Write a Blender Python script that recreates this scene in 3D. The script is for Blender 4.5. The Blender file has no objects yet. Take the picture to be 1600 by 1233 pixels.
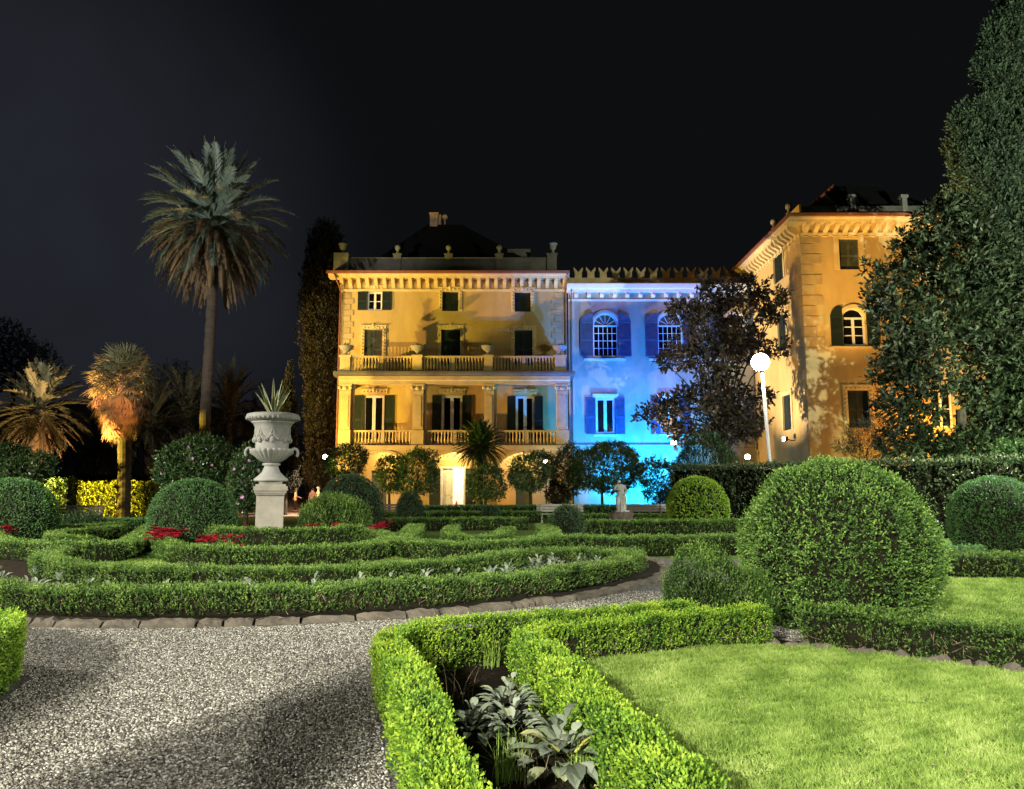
import bpy, math, random
import numpy as np
from mathutils import Vector, Matrix, noise as mnoise

random.seed(11)
rng = np.random.default_rng(11)
R = math.radians
scene = bpy.context.scene
COL = scene.collection

# ------------------------------------------------------------------ camera
CAM_H, FPX, PITCH = 1.6, 1200.0, R(7.08)
cam_d = bpy.data.cameras.new("camera")
cam = bpy.data.objects.new("camera", cam_d)
COL.objects.link(cam)
cam.location = (0, 0, CAM_H)
cam.rotation_euler = (R(90) + PITCH, 0, 0)
cam_d.sensor_width = 36.0
cam_d.lens = 36.0 * FPX / 1600.0
cam_d.clip_end = 3000
cam_d.clip_start = 0.05
scene.camera = cam

# ------------------------------------------------------------------ night sky
world = bpy.data.worlds.new("World")
scene.world = world
world.use_nodes = True
wt = world.node_tree
wt.nodes.clear()
w_out = wt.nodes.new("ShaderNodeOutputWorld")
w_bg = wt.nodes.new("ShaderNodeBackground")
w_tc = wt.nodes.new("ShaderNodeTexCoord")
w_dot = wt.nodes.new("ShaderNodeVectorMath"); w_dot.operation = 'DOT_PRODUCT'
w_dot.inputs[1].default_value = Vector((-0.52, 0.80, 0.27)).normalized()
w_map = wt.nodes.new("ShaderNodeMapRange")
w_map.inputs['From Min'].default_value = 0.915
w_map.interpolation_type = 'SMOOTHERSTEP'
w_map.inputs['From Max'].default_value = 1.0
w_noise = wt.nodes.new("ShaderNodeTexNoise")
w_noise.inputs['Scale'].default_value = 3.2
w_noise.inputs['Detail'].default_value = 4
w_mul = wt.nodes.new("ShaderNodeMath"); w_mul.operation = 'MULTIPLY'
w_nr = wt.nodes.new("ShaderNodeMapRange")
w_nr.inputs['From Min'].default_value = 0.3
w_nr.inputs['From Max'].default_value = 0.7
w_nr.inputs['To Min'].default_value = 0.4
w_nr.inputs['To Max'].default_value = 1.0
w_ramp = wt.nodes.new("ShaderNodeMix"); w_ramp.data_type = 'RGBA'
w_ramp.inputs['A'].default_value = (0.0040, 0.0045, 0.0052, 1)
w_ramp.inputs['B'].default_value = (0.019, 0.0215, 0.029, 1)
L = wt.links.new
L(w_tc.outputs['Generated'], w_dot.inputs[0])
L(w_dot.outputs['Value'], w_map.inputs['Value'])
L(w_tc.outputs['Generated'], w_noise.inputs['Vector'])
L(w_noise.outputs['Fac'], w_nr.inputs['Value'])
w_sep = wt.nodes.new("ShaderNodeSeparateXYZ")
w_z = wt.nodes.new("ShaderNodeMapRange")
w_z.inputs['From Min'].default_value = 0.10; w_z.inputs['From Max'].default_value = 0.55
w_z.inputs['To Min'].default_value = 0.8; w_z.inputs['To Max'].default_value = 1.0
w_mz = wt.nodes.new("ShaderNodeMath"); w_mz.operation = 'MULTIPLY'
L(w_tc.outputs['Generated'], w_sep.inputs[0]); L(w_sep.outputs['Z'], w_z.inputs['Value'])
L(w_map.outputs['Result'], w_mz.inputs[0]); L(w_z.outputs['Result'], w_mz.inputs[1])
L(w_mz.outputs['Value'], w_mul.inputs[0])
L(w_nr.outputs['Result'], w_mul.inputs[1])
L(w_mul.outputs['Value'], w_ramp.inputs['Factor'])
L(w_ramp.outputs['Result'], w_bg.inputs['Color'])
w_bg.inputs['Strength'].default_value = 1.0
L(w_bg.outputs['Background'], w_out.inputs['Surface'])

# ------------------------------------------------------------------ exposure
vs = scene.view_settings
vs.view_transform = 'Standard'
vs.look = 'None'
vs.exposure = 0.0
vs.gamma = 1.0
vs.use_curve_mapping = False
scene.cycles.max_bounces = 5
scene.cycles.diffuse_bounces = 3
scene.cycles.glossy_bounces = 2
scene.cycles.transmission_bounces = 3
scene.cycles.transparent_max_bounces = 6
scene.cycles.sample_clamp_indirect = 2.0
scene.cycles.use_denoising = True

# ------------------------------------------------------------------ floodlights of the garden and added fill
def lamp(name, kind, loc, power, col, aim=None, angle=60, blend=0.5, radius=0.12):
    d = bpy.data.lights.new(name, kind)
    d.energy = power
    d.color = col
    d.shadow_soft_size = radius
    if kind == 'SPOT':
        d.spot_size = R(angle)
        d.spot_blend = blend
    o = bpy.data.objects.new(name, d)
    COL.objects.link(o)
    o.location = loc
    if aim is not None:
        o.rotation_euler = (Vector(aim) - Vector(loc)).to_track_quat('-Z', 'Y').to_euler()
    return o

WARMW = (1.0, 0.96, 0.82)
# shaded lamp posts behind and beside the photographer, throwing their light down over the garden
lamp("garden_and_fill_light", 'SPOT', (-6.0, -10.0, 6.6), 31000, WARMW, (-5.9, -9.6, 0), 161, 0.12)
lamp("garden_and_fill_light", 'SPOT', (12.5, -3.0, 6.6), 11000, WARMW, (12.4, -2.7, 0), 161, 0.12)
lamp("garden_and_fill_light", 'SPOT', (-3.0, -9.0, 8.5), 1200, (0.95, 1.0, 0.90), (-3.0, -8.6, 0), 160, 0.15)  # added fill from behind, standing for no known lamp
# added fill lights along the middle garden, unseen left and right of the picture
lamp("garden_and_fill_light", 'SPOT', (-17.0, 11.0, 7.5), 18000, WARMW, (-16.6, 11.6, 0), 155, 0.2)
lamp("garden_and_fill_light", 'SPOT', (15.5, 20.0, 7.5), 13000, (0.93, 1.0, 0.85), (14.0, 21.0, 0), 146, 0.25)
lamp("garden_and_fill_light", 'SPOT', (-1.0, -6.0, 7.0), 9000, WARMW, (-2.0, 21.0, 0), 26, 0.6)  # added narrow fill from behind the camera onto the middle garden
# unseen lights added to brighten the left palms, the cypress and right magnolia
lamp("garden_and_fill_light", 'SPOT', (-20.0, 21.0, 7.0), 21000, (0.97, 1.0, 0.95), (-22.5, 44.0, 15.0), 54, 0.5)
lamp("garden_and_fill_light", 'SPOT', (22.0, 14.0, 5.0), 44000, (0.88, 1.0, 0.82), (23.5, 42.0, 17.0), 66, 0.6)
# orange floods on the villa, from the ground to its left
lamp("villa_floodlight", 'SPOT', (-33.6, 48.8, 2.0), 68000, (1.0, 0.60, 0.19), (-4, 59.5, 11.8), 45, 0.3)
lamp("villa_floodlight", 'SPOT', (-19.5, 50.0, 0.8), 8500, (1.0, 0.80, 0.26), (-5.0, 57, 5.5), 62, 0.7)
# flood at the feet of the left palms
lamp("palm_floodlight", 'SPOT', (-27.0, 37.0, 0.5), 36000, (1.0, 0.78, 0.10), (-20.5, 43, 2.2), 70, 0.7)
lamp("palm_floodlight", 'SPOT', (-24.9, 38.6, 0.4), 9500, (1.0, 0.64, 0.30), (-27.2, 44, 6.2), 60, 0.7)
lamp("palm_floodlight", 'SPOT', (-25.6, 38.2, 0.4), 11000, (1.0, 0.70, 0.20), (-20.9, 41, 6.6), 52, 0.6)
lamp("palm_floodlight", 'SPOT', (-24.0, 38.0, 0.35), 80000, (1.0, 0.42, 0.14), (-17.2, 44, 14.5), 30, 0.6)
# blue and violet floods on the side wing
lamp("wing_floodlight", 'SPOT', (10.2, 55.0, 0.4), 19000, (0.0, 0.31, 1.0), (9.0, 58.3, 4.6), 140, 0.9)
lamp("wing_floodlight", 'SPOT', (10.5, 47.0, 0.6), 25000, (0.01, 0.11, 1.0), (8.0, 58.3, 11.5), 64, 0.7)
# flood on the corner tower, through the magnolia
lamp("tower_floodlight", 'SPOT', (3.5, 48.8, 1.0), 36000, (1.0, 0.80, 0.58), (18.5, 51, 11.5), 46, 0.6)
lamp("tower_floodlight", 'SPOT', (12.6, 38.5, 1.0), 34000, (1.0, 0.60, 0.16), (24.5, 48, 18.0), 34, 0.9)
lamp("shrub_floodlight", 'SPOT', (21.5, 27.5, 0.4), 6000, (0.72, 1.0, 0.50), (19.5, 35, 5.0), 100, 0.8)

# ------------------------------------------------------------------ picture helpers
_f = Vector((0, math.cos(PITCH), math.sin(PITCH)))
_u = Vector((0, -math.sin(PITCH), math.cos(PITCH)))
_r = Vector((1, 0, 0))
def ray(px, py):
    return _r * ((px - 800) / FPX) + _u * ((616.5 - py) / FPX) + _f
def at(px, py, Y):
    d = ray(px, py); t = Y / d.y
    return Vector((0, 0, CAM_H)) + d * t
def atx(px, py, X):
    d = ray(px, py); t = X / d.x
    return Vector((0, 0, CAM_H)) + d * t
def gd(px, py, z=0.0):
    d = ray(px, py); t = (z - CAM_H) / d.z
    return Vector((0, 0, CAM_H)) + d * t
def zat(py, Y):
    return at(800, py, Y).z

# ------------------------------------------------------------------ objects
def tag(o, label=None, cat=None, group=None, kind=None):
    if label: o['label'] = label
    if cat: o['category'] = cat
    if group: o['group'] = group
    if kind: o['kind'] = kind
    return o
def thing(name, label, cat, loc=(0, 0, 0), rz=0.0, group=None):
    o = bpy.data.objects.new(name, None)
    o.empty_display_size = 0.3
    COL.objects.link(o)
    o.location = loc
    o.rotation_euler = (0, 0, rz)
    return tag(o, label, cat, group)
def link(name, me, mat, parent=None, world_coords=False):
    o = bpy.data.objects.new(name, me)
    COL.objects.link(o)
    for m in (mat if isinstance(mat, (list, tuple)) else [mat]):
        me.materials.append(m)
    if parent is not None:
        o.parent = parent
        if world_coords and parent.parent is None:
            o.location = (-parent.location.x, -parent.location.y, -parent.location.z)
    return o
def copy_tree(o, parent=None):
    c = o.copy()
    COL.objects.link(c)
    if parent is not None:
        c.parent = parent
    for ch in list(o.children):
        copy_tree(ch, c)
    return c

class MB:
    """collects shapes; self.T maps local (u, n, z) to world."""
    def __init__(self, T=None):
        self.v = []; self.f = []; self.mi = []; self.T = T; self.m = 0; self.sm = []; self.s = False
    def add(self, vs, fs):
        b = len(self.v)
        for p in vs:
            self.v.append(tuple(self.T(*p)) if self.T else tuple(p))
        for f in fs:
            self.f.append([b + i for i in f]); self.mi.append(self.m); self.sm.append(self.s)
        return self
    def box(self, x0, x1, y0, y1, z0, z1):
        v = [(x0, y0, z0), (x1, y0, z0), (x1, y1, z0), (x0, y1, z0), (x0, y0, z1), (x1, y0, z1), (x1, y1, z1), (x0, y1, z1)]
        return self.add(v, [(0, 3, 2, 1), (4, 5, 6, 7), (0, 1, 5, 4), (1, 2, 6, 5), (2, 3, 7, 6), (3, 0, 4, 7)])
    def prism(self, poly, n0, n1):
        """poly of (u, z) extruded along n"""
        k = len(poly)
        v = [(p[0], n0, p[1]) for p in poly] + [(p[0], n1, p[1]) for p in poly]
        f = [tuple(range(k)), tuple(range(2 * k - 1, k - 1, -1))]
        f += [(i, i + k, (i + 1) % k + k, (i + 1) % k) for i in range(k)]
        return self.add(v, f)
    def profile(self, poly, u0, u1):
        """poly of (n, z) extruded along u"""
        k = len(poly)
        v = [(u0, p[0], p[1]) for p in poly] + [(u1, p[0], p[1]) for p in poly]
        f = [tuple(range(k)), tuple(range(2 * k - 1, k - 1, -1))]
        f += [(i, i + k, (i + 1) % k + k, (i + 1) % k) for i in range(k)]
        return self.add(v, f)
    def lathe(self, prof, c=(0, 0, 0), seg=16, mod=None):
        v = []; n = len(prof)
        for i in range(seg):
            a = 2 * math.pi * i / seg
            for (r, z) in prof:
                q = r * (mod(a, z) if mod else 1.0)
                v.append((c[0] + q * math.cos(a), c[1] + q * math.sin(a), c[2] + z))
        f = []
        for i in range(seg):
            j = (i + 1) % seg
            for k in range(n - 1):
                f.append((i * n + k, j * n + k, j * n + k + 1, i * n + k + 1))
        f.append(tuple(i * n for i in range(seg))[::-1]); f.append(tuple(i * n + n - 1 for i in range(seg)))
        return self.add(v, f)
    def tube(self, pts, rad, seg=8):
        pts = [Vector(p) for p in pts]; n = len(pts)
        rad = rad if isinstance(rad, (list, tuple)) else [rad] * n
        v = []; up = Vector((0.13, 0.31, 0.94)).normalized()
        for i, p in enumerate(pts):
            t = (pts[min(i + 1, n - 1)] - pts[max(i - 1, 0)]).normalized()
            a = t.cross(up)
            if a.length < 1e-3: a = t.cross(Vector((1, 0, 0)))
            a.normalize(); b = t.cross(a)
            for k in range(seg):
                an = 2 * math.pi * k / seg
                v.append(tuple(p + (a * math.cos(an) + b * math.sin(an)) * rad[i]))
        f = []
        for i in range(n - 1):
            for k in range(seg):
                k2 = (k + 1) % seg
                f.append((i * seg + k, i * seg + k2, (i + 1) * seg + k2, (i + 1) * seg + k))
        f.append(tuple(range(seg))[::-1]); f.append(tuple(range((n - 1) * seg, n * seg)))
        return self.add(v, f)
    def ball(self, c, r, seg=10, rings=6):
        r3 = r if isinstance(r, (tuple, list)) else (r, r, r)
        v = [(c[0], c[1], c[2] - r3[2])]
        for i in range(1, rings):
            t = math.pi * i / rings
            for k in range(seg):
                a = 2 * math.pi * k / seg
                v.append((c[0] + r3[0] * math.sin(t) * math.cos(a), c[1] + r3[1] * math.sin(t) * math.sin(a), c[2] - r3[2] * math.cos(t)))
        v.append((c[0], c[1], c[2] + r3[2]))
        f = []
        for k in range(seg):
            k2 = (k + 1) % seg
            f.append((0, 1 + k2, 1 + k))
            for i in range(rings - 2):
                a = 1 + i * seg
                f.append((a + k, a + k2, a + seg + k2, a + seg + k))
            f.append((1 + (rings - 2) * seg + k, 1 + (rings - 2) * seg + k2, len(v) - 1))
        return self.add(v, f)
    def mesh(self, name):
        me = bpy.data.meshes.new(name)
        me.from_pydata(self.v, [], self.f)
        if any(self.mi): me.polygons.foreach_set('material_index', self.mi)
        if any(self.sm): me.polygons.foreach_set('use_smooth', self.sm)
        me.update()
        return me
    def build(self, name, mat, parent=None, wc=False):
        return link(name, self.mesh(name), mat, parent, wc)

def np_mesh(name, verts, faces, tone=None):
    """verts (N,3), faces (M,k) as numpy arrays; tone: one float per face"""
    me = bpy.data.meshes.new(name)
    k = faces.shape[1]
    me.vertices.add(len(verts)); me.vertices.foreach_set('co', np.ascontiguousarray(verts, np.float32).ravel())
    me.loops.add(faces.size); me.loops.foreach_set('vertex_index', np.ascontiguousarray(faces, np.int32).ravel())
    me.polygons.add(len(faces)); me.polygons.foreach_set('loop_start', np.arange(0, faces.size, k, dtype=np.int32))
    if tone is not None:
        at_ = me.attributes.new('tone', 'FLOAT', 'FACE')
        at_.data.foreach_set('value', np.ascontiguousarray(tone, np.float32))
    me.update(calc_edges=True)
    me.validate()
    return me

# ------------------------------------------------------------------ materials
def newmat(name):
    m = bpy.data.materials.new(name); m.use_nodes = True
    nt = m.node_tree; nt.nodes.clear()
    o = nt.nodes.new("ShaderNodeOutputMaterial"); b = nt.nodes.new("ShaderNodeBsdfPrincipled")
    nt.links.new(b.outputs[0], o.inputs[0])
    return m, nt, b, o
def c4(c): return (c[0], c[1], c[2], 1.0)
def plain(name, col, rough=0.7, var=0.2, scale=1.5, bump=0.15, bscale=25.0, spec=0.3, col2=None, metal=0.0, stretch=(1, 1, 1)):
    m, nt, b, o = newmat(name)
    tc = nt.nodes.new("ShaderNodeTexCoord"); mp = nt.nodes.new("ShaderNodeMapping")
    mp.inputs['Scale'].default_value = stretch
    nt.links.new(tc.outputs['Object'], mp.inputs['Vector'])
    n1 = nt.nodes.new("ShaderNodeTexNoise"); n1.inputs['Scale'].default_value = scale; n1.inputs['Detail'].default_value = 6; n1.inputs['Roughness'].default_value = 0.65
    rp = nt.nodes.new("ShaderNodeValToRGB")
    lo = [max(0, x * (1 - var)) for x in col]; hi = col2 or [min(1, x * (1 + var)) for x in col]
    rp.color_ramp.elements[0].position = 0.3; rp.color_ramp.elements[1].position = 0.72
    rp.color_ramp.elements[0].color = c4(lo); rp.color_ramp.elements[1].color = c4(hi)
    nt.links.new(mp.outputs[0], n1.inputs['Vector']); nt.links.new(n1.outputs['Fac'], rp.inputs[0]); nt.links.new(rp.outputs[0], b.inputs['Base Color'])
    b.inputs['Roughness'].default_value = rough; b.inputs['Specular IOR Level'].default_value = spec; b.inputs['Metallic'].default_value = metal
    if bump:
        n2 = nt.nodes.new("ShaderNodeTexNoise"); n2.inputs['Scale'].default_value = bscale; n2.inputs['Detail'].default_value = 4
        bp = nt.nodes.new("ShaderNodeBump"); bp.inputs['Strength'].default_value = bump; bp.inputs['Distance'].default_value = 0.02
        nt.links.new(mp.outputs[0], n2.inputs['Vector']); nt.links.new(n2.outputs['Fac'], bp.inputs['Height']); nt.links.new(bp.outputs[0], b.inputs['Normal'])
    return m
def leafy(name, cols, rough=0.5, trans=0.22, spec=0.35):
    """cols: colours from old leaf to young tip, chosen by the face attribute 'tone'"""
    m, nt, b, o = newmat(name)
    a = nt.nodes.new("ShaderNodeAttribute"); a.attribute_name = 'tone'
    rp = nt.nodes.new("ShaderNodeValToRGB"); e = rp.color_ramp.elements
    while len(e) < len(cols): e.new(0.5)
    for i, c in enumerate(cols):
        e[i].position = i / (len(cols) - 1); e[i].color = c4(c)
    nt.links.new(a.outputs['Fac'], rp.inputs[0]); nt.links.new(rp.outputs[0], b.inputs['Base Color'])
    b.inputs['Roughness'].default_value = rough; b.inputs['Specular IOR Level'].default_value = spec
    if trans:
        t = nt.nodes.new("ShaderNodeBsdfTranslucent"); mx = nt.nodes.new("ShaderNodeMixShader"); mx.inputs[0].default_value = trans
        nt.links.new(rp.outputs[0], t.inputs[0]); nt.links.new(b.outputs[0], mx.inputs[1]); nt.links.new(t.outputs[0], mx.inputs[2]); nt.links.new(mx.outputs[0], o.inputs[0])
    return m
def glow(name, col, strength):
    m, nt, b, o = newmat(name)
    nt.nodes.remove(b)
    e = nt.nodes.new("ShaderNodeEmission"); e.inputs[0].default_value = c4(col); e.inputs[1].default_value = strength
    nt.links.new(e.outputs[0], o.inputs[0])
    return m

M = {}
M['ochre'] = plain('ochre_plaster', (0.52, 0.355, 0.14), 0.9, 0.2, 0.6, 0.15, 6, 0.15, stretch=(1, 1, .35))
M['trim'] = plain('cream_stucco', (0.60, 0.45, 0.21), 0.85, 0.18, 1.4, 0.2, 12, 0.15)
M['wingwall'] = plain('pale_plaster', (0.42, 0.385, 0.28), 0.9, 0.2, 0.6, 0.15, 6, 0.15, stretch=(1, 1, .4))
M['quoin'] = plain('tan_quoin', (0.46, 0.33, 0.16), 0.9, 0.25, 1.0, 0.25, 9, 0.15)
M['stone'] = plain('pale_stone', (0.25, 0.23, 0.19), 0.85, 0.22, 3.0, 0.25, 20, 0.2)
M['marble'] = plain('weathered_marble', (0.245, 0.24, 0.22), 0.75, 0.2, 3.0, 0.15, 30, 0.3)
M['grey'] = plain('grey_cement', (0.14, 0.125, 0.10), 0.9, 0.3, 1.2, 0.2, 12, 0.15)
M['roof'] = plain('dark_slate', (0.012, 0.010, 0.010), 0.85, 0.3, 4.0, 0.3, 14, 0.2)
M['gutter'] = plain('copper_gutter', (0.20, 0.07, 0.04), 0.5, 0.2, 3.0, 0.0, 10, 0.4)
M['pipe'] = plain('grey_downpipe', (0.16, 0.13, 0.11), 0.5, 0.2, 3.0, 0.0, 10, 0.4)
M['shutter'] = plain('dark_green_shutter', (0.012, 0.021, 0.017), 0.55, 0.25, 4.0, 0.0, 10, 0.35)
M['shutter_grey'] = plain('faded_green_shutter', (0.07, 0.075, 0.045), 0.65, 0.25, 3.0, 0.0, 10, 0.3)
M['shutter_blue'] = plain('grey_blue_shutter', (0.06, 0.10, 0.17), 0.6, 0.25, 3.0, 0.0, 10, 0.3)
M['white'] = plain('white_paint', (0.72, 0.70, 0.63), 0.55, 0.08, 3.0, 0.0, 10, 0.35)
M['fan'] = plain('brown_fanlight', (0.16, 0.09, 0.05), 0.4, 0.2, 3.0, 0.0, 10, 0.4)
M['glass'] = plain('dark_window_glass', (0.006, 0.006, 0.007), 0.12, 0.2, 2.0, 0.0, 10, 0.4)
M['brick'] = plain('chimney_brick', (0.42, 0.27, 0.16), 0.9, 0.3, 3.0, 0.3, 14, 0.1)
M['metal'] = plain('grey_metal', (0.42, 0.42, 0.40), 0.45, 0.1, 4.0, 0.0, 20, 0.4)
M['black'] = plain('black_iron', (0.02, 0.02, 0.02), 0.5, 0.2, 4.0, 0.1, 20, 0.4)
M['wood'] = plain('weathered_wood', (0.34, 0.31, 0.26), 0.8, 0.3, 3.0, 0.3, 18, 0.2, stretch=(0.4, 6, 6))
M['wood_dark'] = plain('dark_wood', (0.16, 0.13, 0.11), 0.8, 0.3, 3.0, 0.3, 18, 0.2, stretch=(0.4, 6, 6))
M['bark'] = plain('grey_bark', (0.06, 0.048, 0.035), 0.95, 0.4, 4.0, 0.6, 14, 0.1, stretch=(1, 1, 0.35))
M['palmbark'] = plain('palm_trunk', (0.075, 0.056, 0.042), 0.95, 0.35, 2.5, 0.8, 6, 0.1, stretch=(1, 1, 3.0))
M['twig'] = plain('hedge_twigs', (0.013, 0.013, 0.007), 0.95, 0.5, 12, 0.7, 50, 0.05)
M['soil'] = plain('dark_soil', (0.022, 0.017, 0.012), 1.0, 0.5, 9, 0.9, 40, 0.05)
M['pinkpave'] = plain('pinkish_paving', (0.34, 0.24, 0.18), 0.9, 0.2, 1.5, 0.2, 15, 0.1)
M['kerb'] = plain('kerb_stone', (0.11, 0.095, 0.075), 0.95, 0.4, 4.0, 0.7, 22, 0.1)
M['stump'] = plain('rough_stump', (0.07, 0.055, 0.045), 0.95, 0.45, 6.0, 1.0, 9, 0.1)
M['skin'] = plain('skin', (0.50, 0.30, 0.20), 0.6, 0.06, 4, 0.0, 10, 0.3)
M['hair'] = plain('dark_hair', (0.03, 0.022, 0.016), 0.6, 0.2, 20, 0.2, 60, 0.3)
M['hair_grey'] = plain('grey_hair', (0.30, 0.27, 0.23), 0.6, 0.2, 20, 0.2, 60, 0.3)
M['shirt_white'] = plain('white_shirt', (0.50, 0.47, 0.41), 0.85, 0.08, 6, 0.1, 20, 0.1)
M['shirt_pink'] = plain('salmon_shirt', (0.40, 0.18, 0.14), 0.85, 0.08, 6, 0.1, 20, 0.1)
M['dress'] = plain('pale_yellow_cloth', (0.50, 0.42, 0.27), 0.85, 0.08, 6, 0.1, 20, 0.1)
M['trousers'] = plain('dark_trousers', (0.035, 0.022, 0.018), 0.85, 0.15, 6, 0.1, 20, 0.1)

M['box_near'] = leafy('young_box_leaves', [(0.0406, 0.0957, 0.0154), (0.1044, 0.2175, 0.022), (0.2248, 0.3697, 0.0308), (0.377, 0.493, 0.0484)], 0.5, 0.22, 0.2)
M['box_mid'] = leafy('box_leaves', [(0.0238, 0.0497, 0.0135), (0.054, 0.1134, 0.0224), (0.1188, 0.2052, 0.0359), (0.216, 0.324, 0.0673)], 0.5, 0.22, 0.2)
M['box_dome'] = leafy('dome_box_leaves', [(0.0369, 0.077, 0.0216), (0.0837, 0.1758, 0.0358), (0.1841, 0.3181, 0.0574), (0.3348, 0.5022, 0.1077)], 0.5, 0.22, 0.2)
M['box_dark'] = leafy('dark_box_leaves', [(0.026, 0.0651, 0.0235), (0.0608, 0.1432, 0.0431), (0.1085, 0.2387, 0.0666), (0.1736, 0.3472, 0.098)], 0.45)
M['yew'] = leafy('clipped_ball_leaves', [(0.0203, 0.0439, 0.0203), (0.0423, 0.0845, 0.0338), (0.0761, 0.1352, 0.0473)], 0.5)
M['hedge_tall'] = leafy('laurel_hedge_leaves', [(0.0208, 0.0338, 0.0156), (0.0468, 0.0728, 0.0286), (0.091, 0.1235, 0.0468), (0.182, 0.221, 0.0975)], 0.36)
M['floodlit_hedge'] = leafy('yellow_lit_hedge_leaves', [(0.12, 0.13, 0.014), (0.25, 0.26, 0.022), (0.40, 0.41, 0.04)], 0.5)  # the flood's yellow is put into these leaf colours
M['magnolia'] = leafy('magnolia_leaves', [(0.020, 0.019, 0.016), (0.044, 0.036, 0.030), (0.075, 0.058, 0.048), (0.12, 0.09, 0.075)], 0.45, 0.05, 0.3)
M['camellia'] = leafy('camellia_leaves', [(0.0226, 0.049, 0.0182), (0.049, 0.1037, 0.0328), (0.0943, 0.1696, 0.051), (0.1696, 0.2451, 0.0819)], 0.32, 0.08, 0.5)
M['cypress'] = leafy('cypress_sprays', [(0.042, 0.066, 0.039), (0.102, 0.15, 0.081), (0.195, 0.27, 0.1425)], 0.7)
M['cypress_brown'] = leafy('dry_cypress_sprays', [(0.010, 0.010, 0.006), (0.024, 0.021, 0.012), (0.046, 0.038, 0.020)], 0.7)
M['palm'] = leafy('palm_fronds', [(0.07, 0.0952, 0.0736), (0.126, 0.161, 0.12), (0.196, 0.231, 0.176)], 0.5, 0.1)
M['palm_old'] = leafy('dry_palm_fronds', [(0.06, 0.045, 0.026), (0.13, 0.085, 0.045), (0.22, 0.13, 0.06)], 0.7, 0.1)
M['palm_tan'] = leafy('pale_palm_fronds', [(0.06, 0.06, 0.028), (0.11, 0.10, 0.048), (0.17, 0.145, 0.07)], 0.55, 0.1)
M['magnolia_lit'] = leafy('lamplit_magnolia_leaves', [(0.0104, 0.0173, 0.0081), (0.0242, 0.0369, 0.0155), (0.0461, 0.0605, 0.0259), (0.0864, 0.0979, 0.049)], 0.5, 0.05, 0.25)  # greener copy of the magnolia leaves, lamplight put into the colour
M['olive'] = leafy('olive_leaves', [(0.04, 0.045, 0.028), (0.075, 0.08, 0.05), (0.12, 0.125, 0.085)], 0.6, 0.1)
M['dusk'] = leafy('dim_tree_leaves', [(0.04, 0.044, 0.0484), (0.08, 0.086, 0.0924), (0.12, 0.124, 0.132)], 0.7, 0.1)
M['sage'] = leafy('silver_leaves', [(0.099, 0.126, 0.0875), (0.18, 0.216, 0.1532), (0.279, 0.315, 0.2362), (0.378, 0.378, 0.1137)], 0.75, 0.12, 0.15)
M['cover'] = leafy('pale_groundcover', [(0.06, 0.10, 0.04), (0.12, 0.18, 0.07), (0.20, 0.27, 0.13)], 0.6)
M['grass'] = leafy('lawn_blades', [(0.0855, 0.1496, 0.024), (0.1852, 0.2992, 0.051), (0.3135, 0.4417, 0.09), (0.4845, 0.57, 0.195)], 0.55, 0.25, 0.2)
M['red'] = leafy('crimson_petals', [(0.16, 0.006, 0.012), (0.36, 0.010, 0.030), (0.55, 0.03, 0.07)], 0.6, 0.2)
M['pink'] = leafy('pink_petals', [(0.6, 0.22, 0.42), (0.75, 0.40, 0.62), (0.8, 0.55, 0.75)], 0.6, 0.2)
M['agave'] = leafy('agave_leaf', [(0.07, 0.12, 0.05), (0.11, 0.17, 0.07)], 0.5, 0.05)
M['agave_edge'] = leafy('agave_cream_margin', [(0.45, 0.43, 0.24), (0.55, 0.52, 0.32)], 0.5, 0.05)
M['dry'] = leafy('dry_stems', [(.16, .12, .07), (.26, .2, .12)], .9, 0)
M['pebble'] = leafy('gravel_stones', [(0.0251, 0.0235, 0.0209), (0.1255, 0.1156, 0.0963), (0.3013, 0.2846, 0.2427), (0.5692, 0.5524, 0.5022)], 0.8, 0.0, 0.2)
M['globe'] = glow('lit_globe', (1.0, 0.96, 0.88), 210)
M['lantern'] = glow('lit_lantern', (1.0, 0.84, 0.62), 40)
M['floodglass'] = glow('lit_flood_lens', (0.95, 0.97, 1.0), 30)

# ------------------------------------------------------------------ foliage tools
def unit(a):
    return a / np.maximum(np.linalg.norm(a, axis=1, keepdims=True), 1e-9)
def fnoise(P, s, seed=0):
    g = np.random.default_rng(seed + 100)
    out = np.zeros(len(P))
    for i in range(6):
        d = g.normal(size=3); d /= np.linalg.norm(d)
        out += np.sin((P @ d) * (2 * np.pi / s) * g.uniform(0.6, 1.6) + g.uniform(0, 6.28))
    return out / 3.2
def leaf_quads(P, A, N, Ls, Ws, fold=0.15, bend=0.0, mid=0.45):
    A = unit(A); S = unit(np.cross(A, N)); N2 = np.cross(S, A)
    Ls = np.asarray(Ls).reshape(-1, 1); Ws = np.asarray(Ws).reshape(-1, 1)
    v1 = P + A * Ls * mid + S * Ws * 0.5 + N2 * fold * Ws
    v3 = P + A * Ls * mid - S * Ws * 0.5 + N2 * fold * Ws
    v2 = P + A * Ls - N2 * bend * Ls
    n = len(P)
    V = np.stack([P, v1, v2, v3], 1).reshape(-1, 3)
    return V, np.arange(4 * n).reshape(n, 4)
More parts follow.
